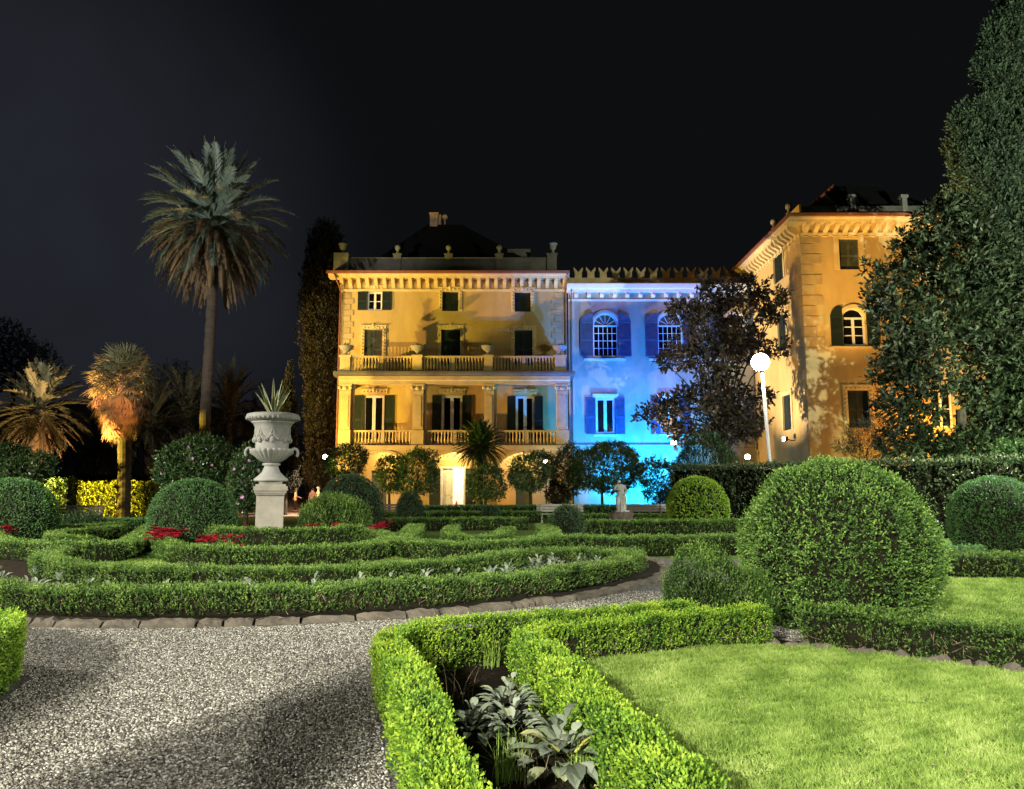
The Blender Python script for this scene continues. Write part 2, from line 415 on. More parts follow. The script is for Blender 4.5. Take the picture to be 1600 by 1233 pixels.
def shoots(P, Nn, up=0.8, out=0.4, rnd=0.4, k=5, SL=0.05, L=0.022, W=0.012, spread=0.9, tone0=0.0, patch=0.35, pscale=0.6):
    n = len(P)
    Z = np.array([[0, 0, 1.0]])
    A = unit(up * Z + out * Nn + rnd * rng.normal(size=(n, 3)))
    t0 = tone0 + patch * 0.5 * fnoise(P, pscale, 3) + 0.10 * rng.normal(size=n)
    Vs, Ts = [], []
    for j in range(k):
        q = j / max(1, k - 1)
        rd = rng.normal(size=(n, 3)); rd = unit(rd - A * (rd * A).sum(1, keepdims=True))
        D = unit(A * (0.45 + 0.6 * q) + rd * spread * (1.0 - 0.35 * q))
        V, _ = leaf_quads(P + A * (SL * q) * (0.7 + 0.6 * rng.random((n, 1))), D, A + 0.25 * rng.normal(size=(n, 3)), L * (0.7 + 0.6 * rng.random(n)), W * (0.75 + 0.5 * rng.random(n)))
        Vs.append(V); Ts.append(np.clip(t0 + 0.10 + 0.62 * q ** 1.5 + 0.08 * rng.normal(size=n), 0, 1))
    V = np.concatenate(Vs); F = np.arange(len(V)).reshape(-1, 4)
    return V, F, np.concatenate(Ts)

def resample(pts, ds=0.05, smooth=True, closed=False):
    p = [np.array(q[:2], float) for q in pts]
    if smooth and len(p) > 2:
        out = []
        n = len(p)
        for i in range(n if closed else n - 1):
            if closed:
                a, b, c, d = p[(i - 1) % n], p[i], p[(i + 1) % n], p[(i + 2) % n]
            else:
                a, b, c, d = p[max(i - 1, 0)], p[i], p[i + 1], p[min(i + 2, n - 1)]
            for t in np.linspace(0, 1, 12, endpoint=False):
                out.append(0.5 * ((2 * b) + (-a + c) * t + (2 * a - 5 * b + 4 * c - d) * t * t + (-a + 3 * b - 3 * c + d) * t ** 3))
        if not closed: out.append(p[-1])
        p = out
    if closed: p = p + [p[0]]
    p = np.array(p)
    seg = np.linalg.norm(np.diff(p, axis=0), axis=1)
    s = np.concatenate([[0], np.cumsum(seg)])
    n = max(2, int(s[-1] / ds) + 1)
    t = np.linspace(0, s[-1], n)
    return np.stack([np.interp(t, s, p[:, 0]), np.interp(t, s, p[:, 1])], 1), t

def hedge(name, pts, w, h, label, dens=900, L=0.024, W=0.013, SL=0.05, mat='box_mid', group=None, smooth=True, closed=False, cat='hedge', rough=0.02, tone0=0.0, gaps=0.14, inset=0.05, base=0.0, twigs=0):
    """a clipped hedge along a line on the ground: twiggy core and a skin of leafy shoots"""
    C, T = resample(pts, 0.05, smooth, closed)
    tan = np.gradient(C, axis=0); tan /= np.maximum(np.linalg.norm(tan, axis=1, keepdims=True), 1e-9)
    nor = np.stack([-tan[:, 1], tan[:, 0]], 1)
    tot = T[-1]
    o = C.mean(0)
    def place(s, side, z):
        x = np.interp(s, T, C[:, 0]); y = np.interp(s, T, C[:, 1])
        nx = np.interp(s, T, nor[:, 0]); ny = np.interp(s, T, nor[:, 1])
        nn = np.sqrt(nx * nx + ny * ny) + 1e-9; nx /= nn; ny /= nn
        return np.stack([x + nx * side - o[0], y + ny * side - o[1], z], 1), np.stack([nx, ny, np.zeros_like(nx)], 1)
    Ps, Ns = [], []
    TW_ = []
    nt_ = int(tot * w * dens * 1.25)
    s = rng.random(nt_) * tot; sd = (rng.random(nt_) - 0.5) * w
    P, N = place(s, sd, np.full(nt_, h)); Ps.append(P); Ns.append(np.tile([[0, 0, 1.0]], (nt_, 1)))
    for sgn in (-1, 1):
        m = int(tot * h * dens)
        s = rng.random(m) * tot; z = h * rng.random(m) ** 0.85
        keep = (z > gaps * h) | (rng.random(m) < 0.55 + 0.3 * np.sin(s * 9) * np.sin(s * 3.7))
        s, z = s[keep], z[keep]
        P, N = place(s, np.full(len(s), sgn * w / 2), z)
        bare = (fnoise(P + np.array([[o[0], o[1], 0]]), .55, 21) > -.95 + .35 * (z > .6 * h)) | (rng.random(len(s)) < .3)
        bare |= z > .75 * h
        Ps.append(P[bare]); Ns.append((N * sgn)[bare])
        mt = int(tot * twigs)
        if mt:
            s = rng.random(mt) * tot; z = .02 + .62 * h * rng.random(mt)
            P, N = place(s, np.full(mt, sgn * (w / 2 - .035)), z)
            V, _ = leaf_quads(P, np.array([[0, 0, .8]]) + .75 * rng.normal(size=(mt, 3)), N * sgn + .2 * rng.normal(size=(mt, 3)), .05 + .11 * rng.random(mt), .004 + .004 * rng.random(mt), 0, .1)
            TW_.append(V)
    if not closed:
        for e, sg in ((0.0, -1), (tot, 1)):
            m = int(w * h * dens)
            P, N = place(np.full(m, e), (rng.random(m) - 0.5) * w, h * rng.random(m))
            t = tan[0] if sg < 0 else tan[-1]
            Ps.append(P); Ns.append(np.tile([[t[0] * sg, t[1] * sg, 0]], (m, 1)))
    P = np.concatenate(Ps); N = np.concatenate(Ns)
    W0_ = P + np.array([[o[0], o[1], 0]])
    P = P + N * (rough * fnoise(W0_, 0.5, 5)[:, None] * 1.3 + rough * .9 * fnoise(W0_, 1.7, 6)[:, None] + rough * .8 * fnoise(W0_, .16, 12)[:, None] + rough * 0.5 * rng.normal(size=(len(P), 1)) - SL * 0.45)
    P[:, 2] = np.maximum(P[:, 2], 0.015)
    P[:, 2] += base
    V, F, tn = shoots(P, N, 0.75, 0.45, 0.35, 5, SL, L, W, tone0=tone0)
    ob = link(name, np_mesh(name, V, F, tn), M[mat])
    ob.location = (o[0], o[1], 0)
    tag(ob, label, cat, group)
    if TW_:
        V = np.concatenate(TW_); V[:, 2] += base
        quads_obj('bare_twigs', [(V, rng.random(len(V) // 4))], M['dry'], ob)
    # twiggy core
    mb = MB()
    hw = w / 2 - inset; ht = h - inset
    n = len(C); step = max(1, int(0.15 / 0.05))
    idx = list(range(0, n, step)); idx = idx if idx[-1] == n - 1 else idx + [n - 1]
    vs = []
    for i in idx:
        for a, z in ((-hw * 0.9, 0.0), (-hw, ht * 0.5), (-hw * 0.9, ht), (hw * 0.9, ht), (hw, ht * 0.5), (hw * 0.9, 0.0)):
            j = 0.012 * random.gauss(0, 1)
            vs.append((C[i, 0] + nor[i, 0] * (a + j) - o[0], C[i, 1] + nor[i, 1] * (a + j) - o[1], z + base + (j if z else 0)))
    fs = []
    for i in range(len(idx) - 1):
        for k in range(5):
            a = i * 6 + k
            fs.append((a, a + 1, a + 7, a + 6))
    if not closed:
        fs.append((5, 4, 3, 2, 1, 0)); b = (len(idx) - 1) * 6; fs.append(tuple(b + k for k in range(6)))
    mb.add(vs, fs)
    mb.build('branches', M['twig'], ob)
    return ob

def blob_points(blobs, dens, seed=0, lump=0.12, lscale=1.0, zmin=None, inner=0.25, cull=0.82):
    """points and normals on the skin of a union of ellipsoids (c, (rx, ry, rz)); some sink inside"""
    Ps, Ns = [], []
    for bi, (c, r) in enumerate(blobs):
        c = np.array(c, float); r = np.array(r if hasattr(r, '__len__') else (r, r, r), float)
        area = 4 * np.pi * ((r[0] * r[1]) ** 1.6 / 3 + (r[0] * r[2]) ** 1.6 / 3 + (r[1] * r[2]) ** 1.6 / 3) ** (1 / 1.6)
        n = int(area * dens)
        d = unit(rng.normal(size=(n, 3)))
        N = unit(d / r)
        dep = 1 - inner * rng.random(n) ** 2.2
        P = c + d * r * dep[:, None]
        P = P + d * (lump * fnoise(P, lscale, seed + 7)[:, None] * min(r))
        keep = np.ones(n, bool)
        for bj, (c2, r2) in enumerate(blobs):
            if bj == bi: continue
            r2 = np.array(r2 if hasattr(r2, '__len__') else (r2, r2, r2), float)
            keep &= (((P - np.array(c2)) / r2) ** 2).sum(1) > cull ** 2
        if zmin is not None: keep &= P[:, 2] > zmin
        Ps.append(P[keep]); Ns.append(N[keep])
    return np.concatenate(Ps), np.concatenate(Ns)

def crown_mesh(name, blobs, dens, k=5, SL=0.1, L=0.08, W=0.04, up=0.5, out=0.6, rnd=0.5, lump=0.12, lscale=1.0, zmin=None, inner=0.3, seed=0, patch=0.5, pscale=0.8, holes=0.0, hscale=1.2, cull=0.82, spread=0.9, tone0=0.0):
    P, N = blob_points(blobs, dens, seed, lump, lscale, zmin, inner, cull)
    if holes:
        keep = fnoise(P, hscale, seed + 31) > -1 + holes * 1.3 - 0.5 * rng.random(len(P))
        P, N = P[keep], N[keep]
    V, F, tn = shoots(P, N, up, out, rnd, k, SL, L, W, spread, tone0, patch, pscale)
    return np_mesh(name, V, F, tn)

def core_blobs(mb, blobs, k=0.8, seg=12, rings=8):
    for c, r in blobs:
        r = r if hasattr(r, '__len__') else (r, r, r)
        mb.ball(c, tuple(x * k for x in r), seg, rings)
    return mb

def ball_shrub(name, loc, rx, h, label, dens=500, L=0.03, W=0.017, SL=0.05, mat='box_dark', group=None, cat='topiary', tuck=0.86, rough=0.02, egg=1.0, ry=None, tone0=0.0):
    """a clipped dome standing on the ground"""
    ry = ry or rx
    n = int((2 * math.pi * rx * h * 1.15) * dens)
    # superellipsoid dome: profile r(t), z(t)
    t = np.linspace(0, 1, 60)
    zc = 0.42
    z = np.where(t < 0.35, t / 0.35 * zc, zc + (1 - zc) * np.sin((t - 0.35) / 0.65 * np.pi / 2))
    r = np.where(t < 0.35, tuck + (1 - tuck) * np.sin(t / 0.35 * np.pi / 2), np.cos((t - 0.35) / 0.65 * np.pi / 2) ** (0.92 * egg))
    ar = r + 0.05; cdf = np.cumsum(ar * np.hypot(np.gradient(z) * h, np.gradient(r) * rx)); cdf /= cdf[-1]
    tt = np.interp(rng.random(n), cdf, t)
    a = rng.random(n) * 2 * np.pi
    rr = np.interp(tt, t, r); zz = np.interp(tt, t, z) * h
    P = np.stack([rx * rr * np.cos(a), ry * rr * np.sin(a), zz], 1)
    N = unit(np.stack([np.cos(a) * rr, np.sin(a) * rr, (zz / h - zc) * 1.3 * (zz > zc * h)], 1))
    P += N * (rough * fnoise(P, 0.5, 9)[:, None] + 0.6 * rough * rng.normal(size=(n, 1)) - SL * 0.5)
    P[:, 2] = np.maximum(P[:, 2], 0.02)
    V, F, tn = shoots(P, N, 0.35, 0.8, 0.4, 5, SL, L, W, patch=0.3, pscale=0.5, tone0=tone0)
    ob = link(name, np_mesh(name, V, F, tn), M[mat])
    ob.location = loc
    tag(ob, label, cat, group)
    mb = MB()
    mb.s = True
    mb.lathe([(max(0.01, rx * np.interp(q, t, r) * 0.955 - 0.02), np.interp(q, t, z) * h * 0.965) for q in np.linspace(0, 0.995, 14)], (0, 0, 0), 24)
    mb.build('branches', M['twig'], ob)
    return ob

def limb_tubes(mb, base, tips, r0, r1=0.03, seg=7, wob=0.25):
    for tp in tips:
        b, e = Vector(base), Vector(tp)
        pts = []
        for i in range(6):
            q = i / 5
            p = b.lerp(e, q)
            p.z = b.z + (e.z - b.z) * (q ** 0.85)
            w = wob * math.sin(q * math.pi)
            pts.append(p + Vector((random.gauss(0, w * .4), random.gauss(0, w * .4), random.gauss(0, w * .2))))
        mb.tube(pts, [r0 + (r1 - r0) * i / 5 for i in range(6)], seg)

def tree(name, label, base, trunk_top, r, blobs, group=None, mat='magnolia', cat='tree', trunk_mat='bark', limbs=True, **kw):
    """blobs in world coordinates; crown and trunk are children of the tree's base"""
    t = thing(name, label, cat, base, 0, group)
    bl = [((c[0] - base[0], c[1] - base[1], c[2] - base[2]), q) for c, q in blobs]
    tt = Vector(trunk_top) - Vector(base)
    mb = MB()
    mb.tube([(0, 0, -0.05), tt * 0.3 + Vector((r * .2, 0, 0)), tt * 0.65 - Vector((r * .2, 0, 0)), tt], [r * 1.25, r, r * 0.85, r * 0.7], 10)
    if limbs:
        limb_tubes(mb, tt * 0.85, [c for c, q in bl], r * 0.26, .02)
    mb.build('trunk', M[trunk_mat], t)
    link('crown', crown_mesh('crown', bl, **kw), M[mat], t)
    return t

# ------------------------------------------------------------------ palms
def frond(length, droop, pitch, az, base, leaflet=0.45, nl=34, width=0.03, vee=0.35, flat=False):
    """a feather leaf: rachis that leaves the base at 'pitch' and bends down by 'droop' (radians); returns quads"""
    q = np.linspace(0, 1, nl + 1)
    ang = pitch - droop * q ** 1.35
    ds = length / nl
    h = np.concatenate([[0], np.cumsum(np.cos(ang[:-1]) * ds)]); z = np.concatenate([[0], np.cumsum(np.sin(ang[:-1]) * ds)])
    ca, sa = math.cos(az), math.sin(az)
    C = np.stack([base[0] + h * ca, base[1] + h * sa, base[2] + z], 1)
    Tn = np.stack([np.cos(ang) * ca, np.cos(ang) * sa, np.sin(ang)], 1)
    S = np.tile([[-sa, ca, 0.0]], (nl + 1, 1))
    U = np.cross(Tn, S) * -1
    U = U * np.sign(U[:, 2:3] + 1e-6)
    vs, ts = [], []
    prof = np.sin(np.clip(q * 1.02 + 0.06, 0, 1) * np.pi) ** 0.55
    for sg in (-1, 1):
        D = unit(Tn * 0.85 + S * sg * 0.70 + U * vee + 0.12 * rng.normal(size=C.shape))
        Ln = leaflet * prof * (0.85 + 0.3 * rng.random(nl + 1))
        V, _ = leaf_quads(C[2:], D[2:], U[2:] + 0.4 * S[2:] * sg, Ln[2:], np.full(nl - 1, width), 0.05, 0.15, 0.35)
        vs.append(V); ts.append(np.clip(0.5 + 0.25 * rng.normal() + 0.15 * rng.normal(size=nl - 1), 0, 1))
    # rachis strip
    wv = np.linspace(0.04, 0.008, nl + 1)[:, None]
    a, b = C + S * wv, C - S * wv
    st = np.stack([a[:-1], b[:-1], b[1:], a[1:]], 1).reshape(-1, 3)
    vs.append(st); ts.append(np.full(nl, 0.85))
    return np.concatenate(vs), np.concatenate(ts)

def fan_leaf(az, pitch, base, stalk=0.9, rad=0.75, nseg=16, droop=0.4):
    """a fan leaf of pointed segments on a stalk"""
    ca, sa = math.cos(az), math.sin(az)
    d = np.array([math.cos(pitch) * ca, math.cos(pitch) * sa, math.sin(pitch)])
    s = np.array([-sa, ca, 0.0]); u = np.cross(d, s); u = u * (1 if u[2] > 0 else -1)
    b = np.array(base, float); tip = b + d * stalk
    th = np.linspace(-1.9, 1.9, nseg)[:, None] + 0.04 * rng.normal(size=(nseg, 1))
    D = np.cos(th) * d + np.sin(th) * s - droop * np.array([0, 0, 1.0]) * (0.5 + np.abs(th) * 0.3)
    V, _ = leaf_quads(np.tile(tip, (nseg, 1)), D, np.tile(u, (nseg, 1)), rad * (0.8 + 0.3 * rng.random(nseg)), np.full(nseg, 0.075), 0.1, 0.12, 0.55)
    st = np.stack([b + s * 0.02, b - s * 0.02, tip - s * 0.012, tip + s * 0.012])
    return np.concatenate([V, st]), np.clip(0.5 + 0.2 * rng.normal() + 0.15 * rng.normal(size=nseg + 1), 0, 1)

def quads_obj(name, parts, mat, parent):
    V = np.concatenate([p[0] for p in parts]); T = np.concatenate([p[1] for p in parts])
    return link(name, np_mesh(name, V, np.arange(len(V)).reshape(-1, 4), T), mat, parent)

def date_palm(label, base, H, trunk_r, spread, n_green=85, n_old=40, green='palm', old='palm_old', group=None, nl=34, leaflet=0.5, trunk_top_r=None, lw=.04, old_pitch=(-28, 38), old_len=(.72, 1.0), droop0=.35, droop1=.8, old_droop=.4):
    t = thing('date_palm', label, 'palm tree', base, random.random() * 6, group)
    mb = MB()
    rr = trunk_top_r or trunk_r
    zs = np.linspace(-0.05, H, 40)
    rad = [trunk_r * (1.35 if i == 0 else 1.0) + (rr - trunk_r) * i / 39 + (0.02 if i % 2 else -0.02) * trunk_r / 0.35 for i in range(40)]
    mb.tube([(0.06 * math.sin(z * .4), 0.05 * math.cos(z * .3), z) for z in zs], rad, 14)
    mb.build('trunk', M['palmbark'], t)
    ps = []
    for i in range(n_green):
        q = i / n_green
        pitch = R(86) - q * R(118) + random.gauss(0, 0.07)
        droop = droop0 + droop1 * math.sin(min(1, q * 1.5) * math.pi / 2) + random.gauss(0, 0.08)
        droop = min(droop, pitch + 1.5)
        ps.append(frond(spread * random.uniform(0.88, 1.05), droop, pitch, i * 2.39996 + random.gauss(0, 0.1), (0, 0, H + 0.2 - 0.5 * q), leaflet, nl, lw))
    quads_obj('crown', ps, M[green], t)
    if n_old:
        ps = []
        for i in range(n_old):
            q = i / n_old
            ps.append(frond(spread * random.uniform(*old_len), min(old_droop + 0.15 * random.random(), 1.5 + R(old_pitch[0] - q * old_pitch[1])), R(old_pitch[0]) - q * R(old_pitch[1]), i * 2.39996 + random.gauss(0, 0.15), (0, 0, H - 0.2 - 0.6 * q), leaflet * 0.6, nl, lw, vee=-0.1))
        quads_obj('dry_fronds', ps, M[old], t)
    return t

# ------------------------------------------------------------------ ground, paths, hills
def sheet(name, poly, z, mat, kind='structure'):
    mb = MB(); mb.add([(p[0], p[1], z) for p in poly], [tuple(range(len(poly)))])
    return tag(mb.build(name, mat), kind=kind)

M['turf'] = plain('mown_turf', (0.075, 0.12, 0.024), 0.95, 0.45, 5.0, 0.8, 60, 0.1)
M['hill'] = plain('dark_hill', (0.30, 0.31, 0.33), 1.0, 0.4, 0.02, 0.0, 1, 0.0)
# gravel: cells of stone in the material, loose stones on top of it
gm, gnt, gb, go = newmat('gravel_path')
g_tc = gnt.nodes.new("ShaderNodeTexCoord"); g_v = gnt.nodes.new("ShaderNodeTexVoronoi"); g_v.inputs['Scale'].default_value = 62
g_r = gnt.nodes.new("ShaderNodeValToRGB"); g_b = gnt.nodes.new("ShaderNodeBump"); g_b.inputs['Strength'].default_value = 0.9; g_b.inputs['Distance'].default_value = 0.012
g_s = gnt.nodes.new("ShaderNodeSeparateColor")
e = g_r.color_ramp.elements; e[0].color = (0.02, 0.019, 0.017, 1); e[1].color = (0.17, 0.16, 0.14, 1); e.new(0.5).color = (0.065, 0.06, 0.05, 1)
gnt.links.new(g_tc.outputs['Object'], g_v.inputs['Vector']); gnt.links.new(g_v.outputs['Color'], g_s.inputs[0]); gnt.links.new(g_s.outputs[0], g_r.inputs[0])
gnt.links.new(g_r.outputs[0], gb.inputs['Base Color']); gnt.links.new(g_v.outputs['Distance'], g_b.inputs['Height']); g_b.invert = True
gnt.links.new(g_b.outputs[0], gb.inputs['Normal']); gb.inputs['Roughness'].default_value = 0.9
M['gravel'] = gm

sheet('ground', [(-400, -60), (400, -60), (400, 700), (-400, 700)], 0.0, M['turf'])
BED_C, BED_R = (-4.5, 16.95), 7.40
def ring(c, r, a0, a1, n=40):
    return [(c[0] + r * math.cos(R(a0 + (a1 - a0) * i / n)), c[1] + r * math.sin(R(a0 + (a1 - a0) * i / n))) for i in range(n + 1)]
# the gravel walk round the circular bed and up to the photographer
sheet('gravel_path', [(-30, -12), (8, -12), (8, 2.0), (3.0, 5.0), (2.6, 8.0), (4.4, 9.0), (7.2, 13), (8.0, 17.4), (5.4, 18.2), (2.0, 18.6), (-9.0, 19.5), (-30, 14)], 0.004, M['gravel'])
sheet('bed_soil', ring(BED_C, BED_R + 0.20, 0, 360, 90)[:-1], 0.055, M['soil'])
sheet('bed_lawn', ring(BED_C, 4.8, 0, 360, 80)[:-1], 0.062, M['turf'])
sheet('pavement', [(-24, 44), (-9, 44), (6, 50), (6, 60), (-14, 62), (-24, 74)], 0.004, M['pinkpave'])
mb = MB(); mb.add([(-19.5, 56.9, .012), (-13.7, 56.9, .012), (-16.0, 78, 1.15), (-22.5, 78, 1.15)], [(0, 1, 2, 3)]); tag(mb.build('ramp_path', M['pinkpave']), kind='structure')
sheet('terrace', [(-13.5, 54.5), (5, 54.5), (5, 58.6), (-13.5, 58.6)], 0.012, M['pinkpave'])

# kerb of rough stones round the bed
mb = MB()
a = -165.0
while a < 10:
    da = random.uniform(1.8, 5.4)
    r0, r1 = BED_R + 0.18 + random.gauss(0, .02), BED_R + 0.35 + random.gauss(0, .03)
    h = 0.078 + random.gauss(0, 0.008)
    k = 6; vs = []
    for i in range(k + 1):
        q = R(a + 0.12 + (da - 0.24) * i / k)
        e0 = 0.02 if i in (0, k) else 0.0
        for (rr, z) in ((r0, -0.05), (r0, h - e0), (r0 + 0.05, h + 0.012 - e0), (r1 - 0.05, h + 0.008 - e0), (r1, h - 0.03 - e0), (r1 + 0.01, -0.05)):
            j = random.gauss(0, 0.015)
            vs.append((BED_C[0] + (rr + j) * math.cos(q), BED_C[1] + (rr + j) * math.sin(q), z + (random.gauss(0, 0.010) if z > 0 else 0)))
    fs = [(i * 6 + m, (i + 1) * 6 + m, (i + 1) * 6 + m + 1, i * 6 + m + 1) for i in range(k) for m in range(5)]
    fs += [(0, 1, 2, 3, 4, 5), tuple(k * 6 + m for m in (5, 4, 3, 2, 1, 0))]
    mb.add(vs, fs)
    a += da
tag(mb.build('kerb', M['kerb']), kind='structure')

# hills far behind, at the left
mb = MB()
prof = [(-420, 60), (-330, 66), (-280, 70), (-235, 80), (-215, 84), (-190, 86), (-170, 80), (-150, 74), (-120, 58), (-95, 44), (-60, 34), (0, 26), (120, 22), (300, 24), (460, 30)]
rows = []
for j, (yy, sc) in enumerate(((330, 0.0), (350, 0.55), (380, 0.9), (420, 1.0), (520, 0.6))):
    rows.append([(x * yy / 400, yy + 6 * math.sin(x * .05), h * .62 * sc + (2.5 * math.sin(x * .21) * sc) - 0.5) for x, h in prof])
vs = [p for r_ in rows for p in r_]; n = len(prof)
mb.add(vs, [(j * n + i, j * n + i + 1, (j + 1) * n + i + 1, (j + 1) * n + i) for j in range(4) for i in range(n - 1)])
mb.s = True
tag(mb.build('hills', M['hill']), kind='structure')

# ------------------------------------------------------------------ facade pieces (local frame: u along the wall, n outward, z up)
def facade(mb, u0, u1, z0, z1, ops, rev=0.3):
    """wall face at n=0 with openings (ua, ub, za, zs, zb): sides up to zs, then an arch up to zb"""
    us = sorted({u0, u1, *[o[0] for o in ops], *[o[1] for o in ops]}); zs = sorted({z0, z1, *[o[2] for o in ops], *[o[4] for o in ops]})
    us = [u for u in us if u0 <= u <= u1]; zs = [z for z in zs if z0 <= z <= z1]
    for i in range(len(us) - 1):
        for j in range(len(zs) - 1):
            cu, cz = (us[i] + us[i + 1]) / 2, (zs[j] + zs[j + 1]) / 2
            if any(o[0] < cu < o[1] and o[2] < cz < o[4] for o in ops): continue
            mb.add([(us[i], 0, zs[j]), (us[i + 1], 0, zs[j]), (us[i + 1], 0, zs[j + 1]), (us[i], 0, zs[j + 1])], [(0, 1, 2, 3)])
    for (ua, ub, za, zs_, zb) in ops:
        out = arch_pts(ua, ub, za, zs_, zb)
        k = len(out)
        mb.add([(p[0], 0, p[1]) for p in out] + [(p[0], -rev, p[1]) for p in out], [(i, (i + 1) % k, (i + 1) % k + k, i + k) for i in range(k)])
        if zb > zs_ + 1e-3:
            arc = out[2:-0 or None]
            arc = out[2:]
            for i in range(len(arc) - 1):
                (a0, b0), (a1, b1) = arc[i], arc[i + 1]
                mb.add([(a0, 0, b0), (a1, 0, b1), (a1, 0, zb), (a0, 0, zb)], [(0, 1, 2, 3)])
def arch_pts(ua, ub, za, zs, zb, n=14):
    """outline: bottom left, bottom right, then up the right side, over the arch and down the left"""
    c, rx, rz = (ua + ub) / 2, (ub - ua) / 2, zb - zs
    if rz < 1e-3: return [(ua, za), (ub, za), (ub, zb), (ua, zb)]
    return [(ua, za), (ub, za)] + [(c + rx * math.cos(math.pi * i / n), zs + rz * math.sin(math.pi * i / n)) for i in range(n + 1)]
def band(mb, o_out, o_in, n0, n1, closed=False):
    """a flat moulding between two outlines of equal length"""
    k = len(o_out)
    v = [(p[0], n1, p[1]) for p in o_out] + [(p[0], n1, p[1]) for p in o_in] + [(p[0], n0, p[1]) for p in o_out] + [(p[0], n0, p[1]) for p in o_in]
    f = []
    for i in range(k if closed else k - 1):
        j = (i + 1) % k
        f += [(i, j, k + j, k + i), (i, 2 * k + i, 2 * k + j, j), (k + i, k + j, 3 * k + j, 3 * k + i)]
    if not closed:
        f += [(0, k, 3 * k, 2 * k), (k - 1, 3 * k - 1, 4 * k - 1, 2 * k - 1)]
    mb.add(v, f)
def inset_arch(o, w):
    ua, ub, za, zs, zb = o
    return (ua + w, ub - w, za + w, zs if zb > zs + 1e-3 else zb - w, zb - w)
def window(root, T, o, n=-0.2, cols=2, rows=1, fan=False, fw=0.09, bar=0.035, frame_mat='white', pane_mat='glass', lit=None):
    """casement: white frame (part) with its dark pane (sub-part)"""
    ua, ub, za, zs, zb = o
    mb = MB(T)
    oi = inset_arch(o, fw)
    band(mb, arch_pts(*o), arch_pts(*oi), n - 0.04, n + 0.05, True)
    zt = zs if zb > zs + 1e-3 else zb - fw
    for i in range(1, cols):
        u = ua + fw + (ub - ua - 2 * fw) * i / cols
        w = fw * 0.75 if cols == 2 else bar
        mb.box(u - w, u + w, n - 0.03, n + 0.045, za + fw, zt)
    for j in range(1, rows):
        z = za + fw + (zt - za - fw) * j / rows
        mb.box(ua + fw, ub - fw, n - 0.02, n + 0.03, z - bar * .8, z + bar * .8)
    if zb > zs + 1e-3:
        mb.box(ua + fw, ub - fw, n - 0.03, n + 0.06, zs - 0.06, zs + 0.06)
        if fan:
            c = (ua + ub) / 2
            for i in range(1, 6):
                a = math.pi * i / 6; rx, rz = (ub - ua) / 2 - fw, zb - zs - fw
                p0 = (c + 0.22 * rx * math.cos(a), zs + 0.22 * rz * math.sin(a)); p1 = (c + rx * math.cos(a), zs + rz * math.sin(a))
                s_, c_ = math.sin(a) * 0.025, math.cos(a) * 0.025
                mb.prism([(p0[0] - s_, p0[1] + c_), (p0[0] + s_, p0[1] - c_), (p1[0] + s_, p1[1] - c_), (p1[0] - s_, p1[1] + c_)], n - 0.02, n + 0.03)
    f = mb.build('window', M[frame_mat], root, True)
    mp = MB(T)
    if fan:
        mp.add([(ua, n - 0.02, za), (ub, n - 0.02, za), (ub, n - 0.02, zs), (ua, n - 0.02, zs)], [(0, 1, 2, 3)])
    else:
        pts = arch_pts(*o); mp.add([(p[0], n - 0.02, p[1]) for p in pts], [tuple(range(len(pts)))])
    mp.build('pane', M[pane_mat], f)
    if fan:
        mf = MB(T); pts = arch_pts(ua, ub, zs, zs, zb)[2:]
        mf.add([(p[0], n - 0.018, p[1]) for p in pts], [tuple(range(len(pts)))])
        mf.build('fanlight', M['fan'], f)
    return f
def shutter(root, T, ua, ub, za, zb, n=0.05, mat='shutter', arch=0, slats=True):
    """louvred leaf; arch = +1 / -1: top rounded, higher on the +u / -u side"""
    mb = MB(T); th = 0.05; fw = 0.07
    def top(u):
        if not arch: return zb
        q = (u - ua) / (ub - ua)
        q = q if arch > 0 else 1 - q
        return zb - (ub - ua) * 0.75 * (1 - math.sqrt(max(0, 1 - (1 - q) ** 2)))
    us = [ua + (ub - ua) * i / 8 for i in range(9)]
    mb.prism([(us[0], za), (us[-1], za)] + [(u, top(u)) for u in us[::-1]], n, n + th * 0.5)
    zt = min(top(ua), top(ub)) if arch else zb
    mid = za + (zt - za) * 0.45
    for (a, b) in ((ua, ua + fw), (ub - fw, ub)): mb.box(a, b, n + th * .5, n + th, za, zt if arch else zb)
    for z in (za, mid, zt - 0.1): mb.box(ua + fw, ub - fw, n + th * .5, n + th * 0.96, z, z + 0.1)
    if slats:
        z = za + 0.14
        while z < zt - 0.14:
            if not (mid - 0.05 < z < mid + 0.12):
                mb.add([(ua + fw, n + th * 0.5, z + 0.06), (ub - fw, n + th * 0.5, z + 0.06), (ub - fw, n + th * 0.92, z), (ua + fw, n + th * 0.92, z)], [(0, 1, 2, 3)])
            z += 0.085
    return mb.build('shutter', M[mat], root, True)
